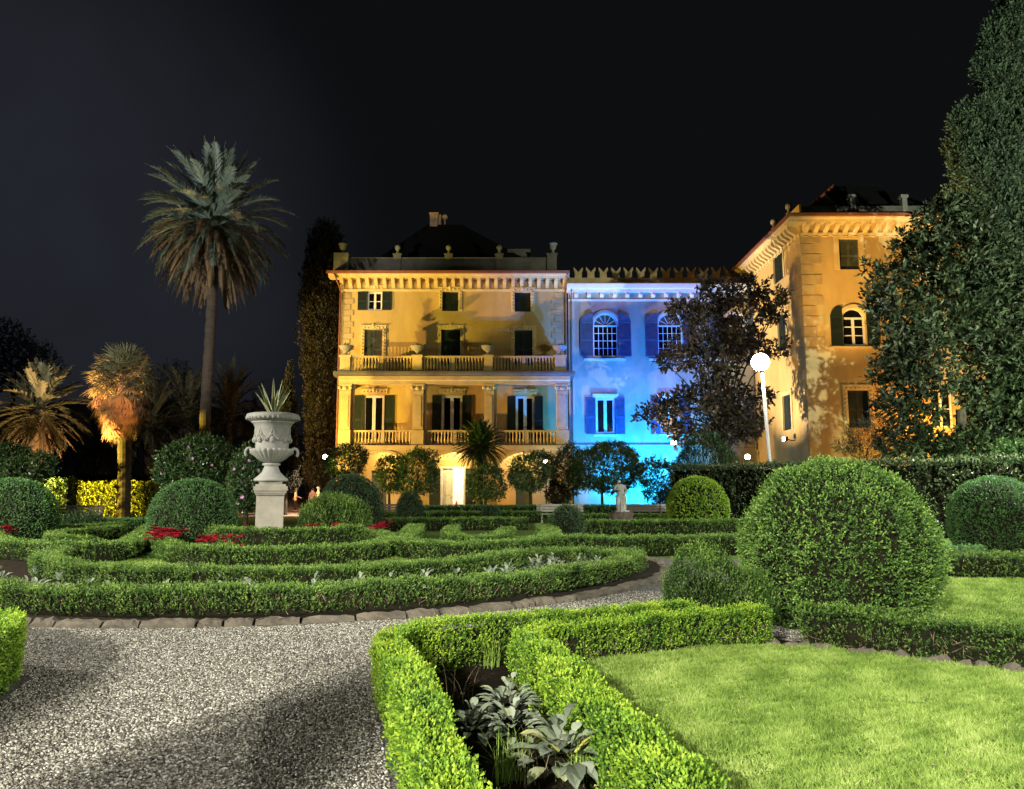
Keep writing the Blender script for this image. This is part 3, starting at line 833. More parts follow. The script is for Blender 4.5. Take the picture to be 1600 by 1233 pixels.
def surround(root, T, o, w=0.22, n=0.08, crest=True, sides=True, beads=True, mat='trim'):
    ua, ub, za, zs, zb = o
    mb = MB(T)
    if sides:
        big = (ua - w, ub + w, za, zs + (w if zb <= zs + 1e-3 else 0), zb + w)
        po, pi_ = arch_pts(*big), arch_pts(*o)
        po[0], po[1] = (ua - w, za), (ub + w, za)
        band(mb, po[1:] + po[:1], pi_[1:] + pi_[:1], 0.0, n)
        po2 = [(p[0], p[1]) for p in po]
    else:
        mb.box(ua - w, ub + w, 0.0, n, zb + 0.12, zb + 0.12 + w * 1.5)
    zc = zb + (w if sides else 0.12 + w * 1.5)
    mb.box(ua - w * 1.25, ub + w * 1.25, 0.0, n + 0.05, zc, zc + 0.07)
    mb.s = True
    if beads:
        z = za + 0.2
        while sides and z < zb:
            for u in (ua - w / 2, ub + w / 2): mb.ball((u, n, z), (w * .28, 0.05, 0.09), 6, 4)
            z += 0.26
        k = max(3, int((ub - ua) / 0.26))
        zz = zb + w / 2 if sides else zb + 0.12 + w * .75
        for i in range(k + 1): mb.ball((ua + (ub - ua) * i / k, n, zz), (0.09, 0.05, w * .28), 6, 4)
    if crest:
        c = (ua + ub) / 2
        mb.ball((c, n + 0.02, zc), (0.16, 0.08, 0.2), 8, 6); mb.ball((c - .22, n, zc - .04), (0.13, 0.06, 0.1), 6, 5); mb.ball((c + .22, n, zc - .04), (0.13, 0.06, 0.1), 6, 5)
    return mb.build('window_surround', M[mat], root, True)
BALUSTER = MB(); BALUSTER.s = True
BALUSTER.lathe([(0.075, 0), (0.075, 0.06), (0.045, 0.09), (0.08, 0.24), (0.085, 0.32), (0.05, 0.55), (0.042, 0.72), (0.07, 0.80), (0.07, 0.86)], (0, 0, 0), 8)
BALUSTER_ME = BALUSTER.mesh('baluster'); BALUSTER_ME.materials.append(M['trim'])
def balustrade(root, T, ua, ub, z0, z1, n, count=18, mat='trim'):
    mb = MB(T)
    mb.box(ua, ub, n - 0.14, n + 0.14, z0, z0 + 0.1); mb.box(ua, ub, n - 0.16, n + 0.16, z1 - 0.13, z1)
    mb.box((ua + ub) / 2 - .13, (ua + ub) / 2 + .13, n - 0.1, n + 0.1, z0 + 0.1, z1 - 0.13)
    b = mb.build('balustrade', M[mat], root, True)
    s = (z1 - 0.13 - z0 - 0.1) / 0.86
    for i in range(count):
        q = (i + 0.5) / count
        if abs(q - 0.5) < 0.5 / count: continue
        o = bpy.data.objects.new('baluster', BALUSTER_ME); COL.objects.link(o); o.parent = b
        o.location = T(ua + (ub - ua) * q, n, z0 + 0.1); o.scale = (1, 1, s)
    return b
BR = MB()
BR.profile([(0, -0.62), (0.10, -0.66), (0.16, -0.50), (0.30, -0.40), (0.50, -0.30), (0.62, -0.16), (0.66, 0.0), (0, 0)], -0.13, 0.13)
BR.profile([(0.02, -0.74), (0.12, -0.74), (0.10, -0.66), (0.02, -0.62)], -0.16, 0.16)
def bracket_run(root, T, us, z, n=0.0, mat='trim', rot=0.0, s=1.0):
    me = BR.mesh('bracket'); me.materials.append(M[mat])
    for u in us:
        o = bpy.data.objects.new('bracket', me); COL.objects.link(o); o.parent = root
        p = T(u, n, z)
        o.location = Vector(p) - root.location
        o.rotation_euler = (0, 0, rot); o.scale = (s, s, s)
def ball_finial(root, T, u, n, z, s=1.0, mat='stone'):
    mb = MB(); mb.s = True
    p = T(u, n, z)
    mb.lathe([(0.2 * s, 0), (0.2 * s, 0.12 * s), (0.1 * s, 0.2 * s), (0.09 * s, 0.3 * s), (0.15 * s, 0.36 * s)], p, 10)
    mb.ball((p[0], p[1], p[2] + 0.58 * s), 0.24 * s, 12, 8)
    mb.build('ball_finial', M[mat], root, True)
def urn_finial(root, T, u, n, z, s=1.0, mat='stone'):
    mb = MB(); mb.s = True
    mb.lathe([(0.22 * s, 0), (0.22 * s, 0.08 * s), (0.09 * s, 0.2 * s), (0.1 * s, 0.3 * s), (0.24 * s, 0.44 * s), (0.28 * s, 0.62 * s), (0.3 * s, 0.72 * s), (0.38 * s, 0.8 * s), (0.38 * s, 0.86 * s), (0.28 * s, 0.86 * s)], T(u, n, z), 12)
    mb.build('urn_finial', M[mat], root, True)
# the bracket faces -y (n = outward = -y): its local n axis is y, so turn it
BR.v = [(p[0], -p[1], p[2]) for p in BR.v]

# ------------------------------------------------------------------ the yellow villa
YW, YP = 58.5, 55.7
TV = lambda u, n, z: (u, YW - n, z)
TP = lambda u, n, z: (u, YP - n, z)
def rect(x0, x1, y0, y1, Y):
    ym = (y0 + y1) / 2
    return (at(x0, ym, Y).x, at(x1, ym, Y).x, zat(y1, Y), zat(y0, Y), zat(y0, Y))
villa = thing('villa', 'yellow floodlit villa with two balustraded storeys, arcade and urns along its roof', 'villa', (-4.5, 57, 0))
uL, uR = at(527, 600, YW).x, at(887, 600, YW).x
zE = zat(452, YW)                                # foot of the cornice
WIN3 = [rect(574, 597, 456, 485, YW), rect(691, 716, 456, 486, YW), rect(804, 829, 457, 487, YW)]
DOOR2 = [rect(569, 597, 515, 572, YW), rect(689, 719, 515, 572, YW), rect(804, 832, 516, 572, YW)]
DOOR1 = [rect(567, 600, 618, 690, YW), rect(690, 722, 618, 690, YW), rect(806, 835, 619, 690, YW)]
z0d = 0.02
d0 = rect(689, 726, 730, 790, YW); d0 = (d0[0], d0[1], z0d, d0[3], d0[4])
dl = rect(580, 604, 735, 790, YW); dl = (dl[0], dl[1], z0d, dl[3], dl[4])
dr = rect(806, 832, 735, 790, YW); dr = (dr[0], dr[1], z0d, dr[3], dr[4])
mb = MB(TV)
facade(mb, uL, uR, 0, zE + 0.9, WIN3 + DOOR2 + DOOR1 + [d0, dl, dr], 0.32)
mb.add([(uL, 0, 0), (uL, -14, 0), (uL, -14, zE + .9), (uL, 0, zE + .9)], [(0, 1, 2, 3)]); mb.add([(uR, 0, 0), (uR, -14, 0), (uR, -14, zE + .9), (uR, 0, zE + .9)], [(0, 1, 2, 3)])
mb.add([(uL, -14, 0), (uR, -14, 0), (uR, -14, zE + .9), (uL, -14, zE + .9)], [(0, 1, 2, 3)])
mb.add([(uL, 0, zE + .85), (uR, 0, zE + .85), (uR, -14, zE + .85), (uL, -14, zE + .85)], [(0, 1, 2, 3)])
mb.box(uL - 0.7, uL - 0.02, -13, -6.0, 0, zE + 0.3)
mb.build('wall', M['ochre'], villa, True)
# cornice with its brackets and gutter
zc = zat(437, YW)
mb = MB(TV)
mb.profile([(0, zc - 0.02), (0.72, zc - 0.02), (0.76, zc + 0.10), (0.90, zc + 0.18), (0.96, zc + 0.30), (0.96, zc + 0.36), (0, zc + 0.36)], uL - 0.75, uR + 0.15)
mb.profile([(0, zE - 0.18), (0.07, zE - 0.18), (0.10, zE - 0.02), (0, zE - 0.02)], uL, uR)
mb.build('cornice', M['trim'], villa, True)
bracket_run(villa, TV, [uL + 0.2 + (uR - uL - 0.4) * i / 26 for i in range(27)], zc - 0.022)
mb = MB(TV)
mb.profile([(0.97, zc + 0.22), (1.10, zc + 0.26), (1.12, zc + 0.42), (0.93, zc + 0.42)], uL - 0.85, uR + 0.15)
mb.build('gutter', M['gutter'], villa, True)
# eaves slope, parapet, posts, finials
zg = zc + 0.42
mb = MB(TV)
mb.profile([(0.95, zg - 0.04), (0.95, zg), (-0.4, zg + 0.35), (-0.4, zg - 0.04)], uL - 0.7, uR + 0.1)
mb.build('eaves', M['roof'], villa, True)
zp0, zp1 = zg + 0.25, zat(405, YW + 0.7)
mb = MB(TV)
pl, pr = at(541, 412, YW + .7).x, at(868, 412, YW + .7).x
mb.box(pl, pr, -0.9, -0.6, zp0, zp1); mb.box(pl, pr, -0.95, -0.55, zp1, zp1 + 0.1)
mb.box(pl, pl + 0.3, -13.5, -0.95, zp0, zp1); mb.box(pr - .3, pr, -13.5, -0.95, zp0, zp1)
mb.build('parapet', M['grey'], villa, True)
mb = MB(TV)
for px in (621, 701, 780):
    u = at(px, 408, YW + .7).x
    mb = MB(TV); mb.box(u - 0.3, u + 0.3, -0.98, -0.48, zp0, zp1 + 0.32); mb.box(u - 0.36, u + 0.36, -1.02, -0.46, zp1 + 0.32, zp1 + 0.4); mb.build('parapet_post', M['grey'], villa, True)
mb = MB(TV); u = at(862, 408, YW + .7).x
mb.box(u - 0.38, u + 0.38, -1.05, -0.42, zp0, zp1 + 0.3); mb.box(u - 0.46, u + 0.46, -1.1, -0.38, zp1 + 0.3, zp1 + 0.4)
mb.build('parapet_post', M['grey'], villa, True)
mb = MB(TV); u = at(533, 405, YW + .5).x
mb.box(u - 0.55, u + 0.6, -1.4, -0.3, zg - 0.1, zat(396, YW + .5)); mb.build('corner_block', M['stone'], villa, True)
urn_finial(villa, TV, u + .05, -0.8, zat(396, YW + .5), 1.0)
urn_finial(villa, TV, at(864, 400, YW + .7).x, -0.7, zp1 + 0.4, 1.0)
for px in (621, 701, 780): ball_finial(villa, TV, at(px, 404, YW + .7).x, -0.74, zp1 + 0.4, 0.95)
# hipped roof and chimney
rz = zat(351, YW + 7)
mb = MB(TV)
rb = [(uL + .5, -1.6, zp0), (uR - .5, -1.6, zp0), (uR - .5, -13.2, zp0), (uL + .5, -13.2, zp0)]
xa, xb = at(668, 351, YW + 7).x, at(722, 352, YW + 7).x
mb.add(rb + [(xa, -7, rz), (xb, -7, rz)], [(0, 1, 5, 4), (1, 2, 5), (2, 3, 4, 5), (3, 0, 4)])
roof = mb.build('roof', M['roof'], villa, True)
mb = MB(TV); u0, u1 = at(672, 345, YW + 7).x, at(684, 345, YW + 7).x
zt = zat(336, YW + 7)
mb.box(u0, u1, -7.5, -6.8, rz - 1.0, zt); mb.box(u0 - .08, u1 + .08, -7.6, -6.7, zt, zt + 0.14)
mb.box(u1 + 0.05, u1 + 0.3, -7.3, -7.0, rz - .6, zt + 0.05); mb.ball((u1 + 0.62, -7.1, zt - 0.15), (0.26, 0.2, 0.26), 8, 6); mb.box(u1 + .56, u1 + .68, -7.15, -7.05, rz - .6, zt - .3)
mb.build('chimney', M['brick'], roof)
mb = MB(TV); u0, u1 = at(793, 393, YW + 4).x, at(829, 393, YW + 4).x
mb.box(u0, u1, -6, -4, zp0, zat(389, YW + 4)); mb.build('dormer', M['grey'], roof)
# upper windows
surround(villa, TV, WIN3[0], 0.2, 0.07, True, False)
window(villa, TV, WIN3[0], -0.18, 2, 2, fw=0.12)
w = WIN3[0]; sw = (w[1] - w[0]) * 0.62
shutter(villa, TV, w[0] - sw - 0.02, w[0] - 0.02, w[2], w[4], 0.05); shutter(villa, TV, w[1] + 0.02, w[1] + sw + 0.02, w[2], w[4], 0.05)
for w in WIN3[1:]:
    surround(villa, TV, w, 0.30, 0.09)
    m_ = (w[0] + w[1]) / 2
    shutter(villa, TV, w[0], m_ - .01, w[2], w[4], -0.2); shutter(villa, TV, m_ + .01, w[1], w[2], w[4], -0.2)
for i, w in enumerate(DOOR2):
    surround(villa, TV, w, 0.28, 0.09, True, True)
    m_ = (w[0] + w[1]) / 2
    mt = 'shutter_grey' if i == 0 else 'shutter'
    shutter(villa, TV, w[0], m_ - .01, w[2], w[4], -0.22, mt); shutter(villa, TV, m_ + .01, w[1], w[2], w[4], -0.22, mt)
for w in DOOR1:
    surround(villa, TV, w, 0.22, 0.08, True, False)
    window(villa, TV, w, -0.18, 2, 1, fw=0.17)
    sw = (w[1] - w[0]) * 0.46
    shutter(villa, TV, w[0] - sw, w[0] - 0.02, w[2], w[4], 0.05); shutter(villa, TV, w[1] + 0.02, w[1] + sw, w[2], w[4], 0.05)
# quoins and downpipes
for (ua, sg) in ((uL + 0.25, 1), (uR - 0.35, -1)):
    mb = MB(TV); z = zat(575, YW); i = 0
    while z < zE - 0.5:
        wdt = 0.85 if i % 2 else 0.6
        a_, b_ = (ua, ua + wdt) if sg > 0 else (ua - wdt, ua)
        mb.box(a_, b_, 0.0, 0.05, z, z + 0.40); z += 0.46; i += 1
    mb.build('quoins', M['quoin'], villa, True)
mb = MB(TV)
mb.tube([(uL - .25, 1.0, zc + .2), (uL + .05, .25, zc - .7), (uL + .08, .12, zc - 1.2), (uL + .08, .12, zat(583, YW))], 0.07); mb.build('downpipe', M['gutter'], villa, True); mb = MB(TV)
mb.tube([(uR + .0, 1.0, zc + .2), (uR - .1, .25, zc - .7), (uR - .12, .12, zc - 1.2), (uR - .12, .12, zat(583, YW))], 0.07); mb.build('downpipe', M['pipe'], villa, True); mb = MB(TV)
q_ = at(528, 640, YP).x - .09; mb.tube([(q_, YW - YP - .3, zat(590, YP)), (q_, YW - YP - .3, 0)], 0.07); mb.build('downpipe', M['gutter'], villa, True); mb = MB(TV); mb.tube([(at(893, 640, YP).x + .08, YW - YP - .2, zat(590, YP)), (at(893, 640, YP).x + .08, YW - YP - .2, 0)], 0.07)
mb.build('downpipe', M['pipe'], villa, True)
# terrace slab, entablature
pL, pR = at(528, 640, YP).x, at(891, 640, YP).x
zt0, zt1 = zat(588, YP), zat(581, YP)
mb = MB(TP)
mb.profile([(0.0, zt0), (0.30, zt0 + .08), (0.36, zt0 + .22), (0.36, zt1), (-(YW - YP) + .003, zt1), (-(YW - YP) + .003, zt0)], pL - 0.35, pR + 0.35)
mb.build('terrace_slab', M['grey'], villa, True)
ze = zat(600, YP)
mb = MB(TP)
mb.profile([(0.0, ze), (0.02, zt0 - 0.35), (0.12, zt0 - 0.28), (0.12, zt0 - .003), (-0.75, zt0 - .003), (-0.75, ze)], pL, pR)
mb.box(pL, pL + 0.7, -(YW - YP) + .003, -0.75, ze, zt0 - .003); mb.box(pR - 0.7, pR, -(YW - YP) + .003, -0.75, ze, zt0 - .003)
mb.build('entablature', M['trim'], villa, True)
# loggia floor, pillars, balustrades
zf1, zf0 = zat(696, YP), zat(703, YP)
mb = MB(TP)
mb.profile([(0.12, zf0), (0.16, zf1), (-(YW - YP) + .003, zf1), (-(YW - YP) + .003, zf0)], pL - 0.05, pR + 0.05)
mb.build('loggia_floor', M['trim'], villa, True)
PIL = [(529, 548), (643, 662), (755, 773), (869, 889)]
PU = [(at(a_, 640, YP).x, at(b_, 640, YP).x) for a_, b_ in PIL]
for i, (ua, ub) in enumerate(PU):
    mb = MB(TP)
    zb_ = zat(672, YP)
    mb.box(ua, ub, -0.75, 0.0, zf1, zb_)                                   # pedestal
    mb.box(ua + .06, ub - .06, -0.69, -0.06, zb_, ze - 0.62)               # shaft
    mb.box(ua + 0.2, ub - 0.2, -0.06, -0.03, zb_ + .25, ze - 0.85)
    for k, (q0, q1, e0) in enumerate(((0.62, 0.5, 0.03), (0.5, 0.18, -0.0), (0.18, 0.08, 0.06), (0.08, 0.003, 0.1))):
        mb.box(ua + .06 - e0, ub - .06 + e0, -0.69 - e0, -0.06 + e0, ze - q0, ze - q1)
    mb.s = True
    for u in (ua + .04, ub - .04): mb.ball((u, -0.02, ze - .26), (0.13, 0.1, 0.14), 8, 6)
    mb.ball(((ua + ub) / 2, -0.02, ze - .3), (0.2, 0.08, 0.16), 8, 6)
    for sg in ((1,) if i < 3 else ()):
        u = ub + 0.06
        mb.lathe([(0.15, 0), (0.15, 0.1), (0.1, 0.15), (0.1, ze - zb_ - .5), (0.17, ze - zb_ - .2), (0.17, ze - zb_ - .005)], (u, -0.55, zb_), 10)
        mb.s = False; mb.box(u - .15, u + .15, -.7, -.4, zf1, zb_)
    mb.build('pillar', M['trim'], villa, True)
for i in range(3):
    balustrade(villa, TP, PU[i][1] + (.22 if i < 3 else 0), PU[i + 1][0], zf1 + .002, zat(672, YP), -0.3, 17)
# upper terrace balustrade and its posts
PT = [(530, 548), (643, 660), (755, 771), (866, 885)]
QU = [(at(a_, 567, YP).x, at(b_, 567, YP).x) for a_, b_ in PT]
ztt = zat(555, YP)
for (ua, ub) in QU:
    mb = MB(TP); mb.box(ua + .05, ub - .05, -0.65, 0.02, zt1, ztt - .14); mb.box(ua - .02, ub + .02, -0.7, 0.07, ztt - .14, ztt + .02); mb.box(ua, ub, -.68, .05, zt1, zt1 + .2)
    mb.build('terrace_post', M['trim'], villa, True)
for i in range(3): balustrade(villa, TP, QU[i][1], QU[i + 1][0], zt1 + .002, ztt - .02, -0.3, 19)
# low screen wall at the back of the terrace
mb = MB(TV); mb.box(DOOR2[0][1] + .4, DOOR2[1][0] - .4, 0.003, 0.2, zt1, zt1 + 1.5); mb.build('terrace_screen', M['ochre'], villa, True)
# arcade of the ground floor
AR = [(553, 639), (667, 751), (777, 863)]
ops = [(at(a_, 750, YP).x, at(b_, 750, YP).x, 0.0, zat(738, YP), zat(707, YP)) for a_, b_ in AR]
mb = MB(TP); facade(mb, pL, pR, 0, zf0 - .003, ops, 0.6)
mb.add([(pL, 0, 0), (pL, -(YW - YP) + .003, 0), (pL, -(YW - YP) + .003, zf0 - .003), (pL, 0, zf0 - .003)], [(0, 1, 2, 3)])
mb.build('arcade', M['ochre'], villa, True)
mb = MB(TP)
for o in ops:
    po, pi_ = arch_pts(o[0] - .18, o[1] + .18, 0, o[3], o[4] + .18)[2:], arch_pts(*o)[2:]
    band(mb, po, pi_, 0.0, 0.07)
mb.build('arch_moulding', M['trim'], villa, True)
# ground floor doors
for o in (dl, dr):
    m_ = (o[0] + o[1]) / 2
    for a_, b_ in ((o[0], m_ - .01), (m_ + .01, o[1])):
        mb = MB(TV); mb.box(a_, b_, -0.28, -0.22, o[2], o[4]); mb.box(a_ + .1, b_ - .1, -0.22, -0.19, o[2] + .2, o[2] + 1.0); mb.box(a_ + .1, b_ - .1, -0.22, -0.19, o[2] + 1.2, o[4] - .2)
        mb.build('door', M['shutter_grey'], villa, True)
o = d0; sw = (o[1] - o[0]) * 0.45
shutter(villa, TV, o[0] - sw - .06, o[0] - .06, o[2], o[4] - .1, 0.05); shutter(villa, TV, o[1] + .06, o[1] + sw + .06, o[2], o[4] - .1, 0.05)
mb = MB(TV); band(mb, [(o[0] - .05, o[2]), (o[0] - .05, o[4] + .05), (o[1] + .05, o[4] + .05), (o[1] + .05, o[2])], [(o[0] + .08, o[2]), (o[0] + .08, o[4] - .08), (o[1] - .08, o[4] - .08), (o[1] - .08, o[2])], -.1, .06)
mb.build('door_frame', M['white'], villa, True)
m_ = o[0] + (o[1] - o[0]) * 0.5
mb = MB(TV); mb.box(o[0] + .09, m_, -.2, -.14, o[2] + .02, o[4] - .09); mb.box(o[0] + .22, m_ - .13, -.14, -.12, o[2] + .3, o[2] + 1.0); mb.box(o[0] + .22, m_ - .13, -.14, -.12, o[2] + 1.2, o[4] - .35)
d_ = mb.build('door', M['white'], villa, True); d_['label'] = 'closed white leaf of the lit entrance'
mb = MB(TV); mb.tube([(m_ - .1, -.14, 1.05), (m_ - .1, -.06, 1.05), (m_ - .22, -.06, 1.05)], 0.02, 6); mb.build('handle', M['black'], d_)
# lit entrance hall behind the open leaf
M['hall'] = plain('white_hall', (0.78, 0.75, 0.68), 0.8, 0.05, 2, 0.0, 10, 0.2)
mb = MB(TV); a_, b_ = o[0] - .8, o[1] + .8
v = [(a_, -.35, .03), (b_, -.35, .03), (b_, -4.5, .03), (a_, -4.5, .03), (a_, -.35, 3.6), (b_, -.35, 3.6), (b_, -4.5, 3.6), (a_, -4.5, 3.6)]
mb.add(v, [(0, 1, 2, 3), (4, 5, 6, 7), (1, 2, 6, 5), (2, 3, 7, 6), (3, 0, 4, 7)])
mb.build('entrance_hall', M['hall'], villa, True)
p = TV((a_ + b_) / 2, -2.2, 3.1); lamp('hall_light', 'POINT', p, 420, (1.0, 0.86, 0.66), radius=0.2)
mb = MB(TV); mb.box(o[0] - .3, o[1] + .3, .003, .07, o[4] + .5, o[4] + 1.15); mb.s = True
for i in range(7): mb.ball((o[0] + (o[1] - o[0]) * i / 6, .08, o[4] + .82), (.13, .05, .2), 6, 5)
mb.build('door_panel_relief', M['trim'], villa, True)
# fire extinguisher seen in the doorway
fe = thing('fire_extinguisher', 'small red fire extinguisher standing inside the bright open doorway', 'extinguisher', TV(m_ + .22, -.7, .03))
mb = MB(); mb.s = True; mb.lathe([(.09, 0), (.1, .03), (.1, .5), (.05, .6), (.03, .66)], (0, 0, 0), 12); mb.build('tank', plain('red_enamel', (0.5, 0.02, 0.015), 0.35, .1, 3, 0, 10, .5), fe)
mb = MB(); mb.tube([(0, 0, .66), (.02, -.06, .72), (.14, -.08, .6), (.13, -.06, .2)], .015, 6); mb.box(-.03, .05, -.02, .02, .66, .72); mb.build('hose', M['black'], fe)

# ceiling lamps under the arcade
for o in ops:
    p = TP((o[0] + o[1]) / 2, -1.5, zf0 - .35)
    lamp('arcade_light', 'POINT', p, 330, (1.0, 0.76, 0.30), radius=.15)
# planter urns on the terrace posts
def planter(loc, label):
    t = thing('planter_urn', label, 'urn', loc, 0, 'planted stone urns on the terrace balustrade')
    mb = MB(); mb.s = True
    mb.lathe([(.24, 0), (.24, .08), (.1, .16), (.1, .24), (.3, .36), (.46, .5), (.5, .62), (.55, .66), (.55, .72), (.42, .72), (.4, .62)], (0, 0, 0), 16)
    mb.build('urn', M['stone'], t)
    ps = []
    for i in range(14):
        az = i * 2.4; pit = R(random.uniform(30, 80)); d = np.array([[math.cos(az) * math.cos(pit), math.sin(az) * math.cos(pit), math.sin(pit)]])
        V, F = leaf_quads(np.array([[0, 0, .66]]), d, np.array([[-math.sin(az), math.cos(az), .3]]), [random.uniform(.25, .5)], [.07], .1, .2)
        ps.append((V, np.array([random.random()])))
    quads_obj('plant', ps, M['camellia'], t)
    return t
for (ua, ub), lb in zip(QU, ('stone urn with a small plant on the leftmost terrace post', 'planted stone urn on the second terrace post above the loggia', 'planted stone urn on the third terrace post from the left', 'planted stone urn on the last terrace post beside the blue wing')):
    planter(TP((ua + ub) / 2, -0.31, ztt + .022), lb)

# ------------------------------------------------------------------ the side wing
YG = 58.3
TG = lambda u, n, z: (u, YG - n, z)
wing = thing('wing', 'pale side wing washed in blue light, with swallowtail battlements and arched windows', 'house wing', (11, 59, 0))
XT = at(1266, 700, 48).x                          # corner of the tower
gL, gR = at(889, 600, YG).x, XT + 0.3
zk = zat(456, YG)
UPW, LOW = [], []
for c in (946, 1047, 1148):
    w = rect(c - 19, c + 19, 490, 557, YG); UPW.append((w[0], w[1], w[2], zat(509, YG), w[4]))
    w = rect(c - 15, c + 15, 622, 678, YG); LOW.append(w)
mb = MB(TG); facade(mb, gL, gR, 0, zk + 0.6, UPW + LOW, 0.3)
mb.add([(gL, 0, 0), (gL, -10, 0), (gL, -10, zk + .6), (gL, 0, zk + .6)], [(0, 1, 2, 3)])
mb.add([(gL, 0, zk + .58), (gR, 0, zk + .58), (gR, -10, zk + .58), (gL, -10, zk + .58)], [(0, 1, 2, 3)])
mb.build('wall', M['wingwall'], wing, True)
mb = MB(TG)
mb.profile([(0, zk - .1), (.42, zk - .1), (.46, zk + .08), (.62, zk + .16), (.70, zk + .42), (.70, zk + .5), (0, zk + .5)], gL - .12, gR)
mb.profile([(0, zk - .75), (.05, zk - .75), (.08, zk - .6), (0, zk - .6)], gL, gR)
mb.build('cornice', M['white'], wing, True)
me = MB(); me.profile([(0, -.38), (-.2, -.38), (-.34, -.25), (-.4, 0), (0, 0)], -.14, .14); me.s = True; me.ball((0, -.36, -.2), (.12, .1, .12), 8, 5)
me = me.mesh('modillion'); me.materials.append(M['white'])
k = 0
u = at(900, 458, YG).x
while u < gR - .4:
    q = bpy.data.objects.new('modillion', me); COL.objects.link(q); q.parent = wing; q.location = Vector(TG(u, 0, zk - .102)) - wing.location
    u += at(920, 458, YG).x - at(900, 458, YG).x
# battlements, set back on the roof
YB = YG + 1.6
TB = lambda u, n, z: (u, YB - n, z)
zb0, zb1, zb2 = zat(443, YB), zat(434, YB), zat(417, YB)
mb = MB(TB); mb.box(gL, gR, -.4, 0, zk + .3, zb1); mb.box(gL, gR, -.45, .06, zb1 - .22, zb1 - .1); mb.build('parapet', M['quoin'], wing, True)
mw = .28
me = MB(); h = zb2 - zb1
me.prism([(-mw, 0), (mw, 0), (mw, h * .55), (mw * 1.35, h * .72), (mw * 1.3, h), (0, h * .52), (-mw * 1.3, h), (-mw * 1.35, h * .72), (-mw, h * .55)], -.18, .18)
me = me.mesh('merlon'); me.materials.append(M['quoin'])
for i in range(16):
    u = at(884 + 19.6 * i, 425, YB).x
    if u > gR - .2 or u < gL + .1: continue
    q = bpy.data.objects.new('merlon', me); COL.objects.link(q); q.parent = wing; q.location = Vector(TB(u, -.2, zb1 + .002)) - wing.location
for i, w in enumerate(UPW):
    mb = MB(TG); po = arch_pts(w[0] - .24, w[1] + .24, w[2], w[3], w[4] + .26)[2:]; pi_ = arch_pts(*w)[2:]
    band(mb, po, pi_, 0, .12); po = arch_pts(w[0] - .12, w[1] + .12, w[2], w[3], w[4] + .13)[2:]; band(mb, po, pi_, .12, .17)
    mb.build('window_surround', M['white'], wing, True)
    mb = MB(TG); mb.box(w[0] - .75, w[1] + .55, 0, .16, w[2] - .32, w[2] - .18); mb.build('window_sill', M['white'], wing, True)
    window(wing, TG, w, -.16, 5, 4, True, fw=.075, bar=.022)
    sw = (w[1] - w[0]) * .52
    shutter(wing, TG, w[0] - sw - .04, w[0] - .04, w[2] - .05, w[4] + .05, .19, 'shutter_blue', 1); shutter(wing, TG, w[1] + .04, w[1] + sw + .04, w[2] - .05, w[4] + .05, .19, 'shutter_blue', -1)
for i, w in enumerate(LOW):
    mb = MB(TG); mb.box(w[0] - .25, w[1] + .25, 0, .18, w[4] + .12, w[4] + .3); mb.box(w[0] - .15, w[1] + .15, 0, .1, w[4] + .003, w[4] + .12)
    mb.build('window_surround', M['white'], wing, True)
    mb = MB(TG); mb.box(w[0] - .2, w[1] + .2, 0, .12, w[2] - .18, w[2] - .05); mb.build('window_sill', M['white'], wing, True)
    window(wing, TG, w, -.15, 2, 1, fw=.16)
    sw = (w[1] - w[0]) * .5
    shutter(wing, TG, w[0] - sw - .02, w[0] - .02, w[2] - .03, w[4] + .03, .05, 'shutter_blue'); shutter(wing, TG, w[1] + .02, w[1] + sw + .02, w[2] - .03, w[4] + .03, .05, 'shutter_blue')
mb = MB(TG); zz = zat(696, YG); mb.profile([(.003, zz - .15), (.12, zz - .1), (.12, zz + .05), (.003, zz + .12)], gL, gR); mb.box(gL, gR, .003, .07, .0, zz - .15); mb.build('plinth', M['wingwall'], wing, True)
mb = MB(TG); mb.tube([(gL + .22, .5, zk + .1), (gL + .22, .12, zk - .8), (gL + .22, .12, 0)], .06); mb.build('downpipe', M['pipe'], wing, True)

# ------------------------------------------------------------------ the corner tower
YT = 48.0
YF = YG + .5
TT = lambda u, n, z: (u, YT - n, z)               # front
TS = lambda u, n, z: (XT - n, u, z)               # side that faces the wing
tower = thing('corner_tower', 'tall ochre corner building with bracketed eaves and quoins behind the magnolia', 'building', (XT + 5, 53, 0))
tR = XT + 11.5
zT = at(1250, 362, YT).z
def trect(x0, x1, y0, y1): return rect(x0, x1, y0, y1, YT)
TW = [trect(1311, 1343, 373, 421)]
w = trect(1316, 1352, 481, 540); TW.append((w[0], w[1], w[2], zat(497, YT), w[4]))
TW.append(trect(1325, 1359, 610, 668))
extra = [(a_ + 5.2, b_ + 5.2, c_, d_, e_) for a_, b_, c_, d_, e_ in TW]
def srect(x0, x1, y0, y1):
    ym = (y0 + y1) / 2; xm = (x0 + x1) / 2
    a_, b_ = atx(x1, ym, XT), atx(x0, ym, XT)
    zt_, zb_ = atx(xm, y0, XT).z, atx(xm, y1, XT).z
    return (a_.y, b_.y, zb_, zt_, zt_)
SW = [srect(1209, 1224, 389, 440), srect(1216, 1229, 492, 548), srect(1224, 1237, 617, 672)]
mb = MB(TT); facade(mb, XT, tR, 0, zT + 1.0, TW + extra, .3); mb.build('wall', M['ochre'], tower, True)
mb = MB(TS); facade(mb, YT, YF + 4, 0, zT + 1.0, SW, .3)
mb.build('side_wall', M['ochre'], tower, True)
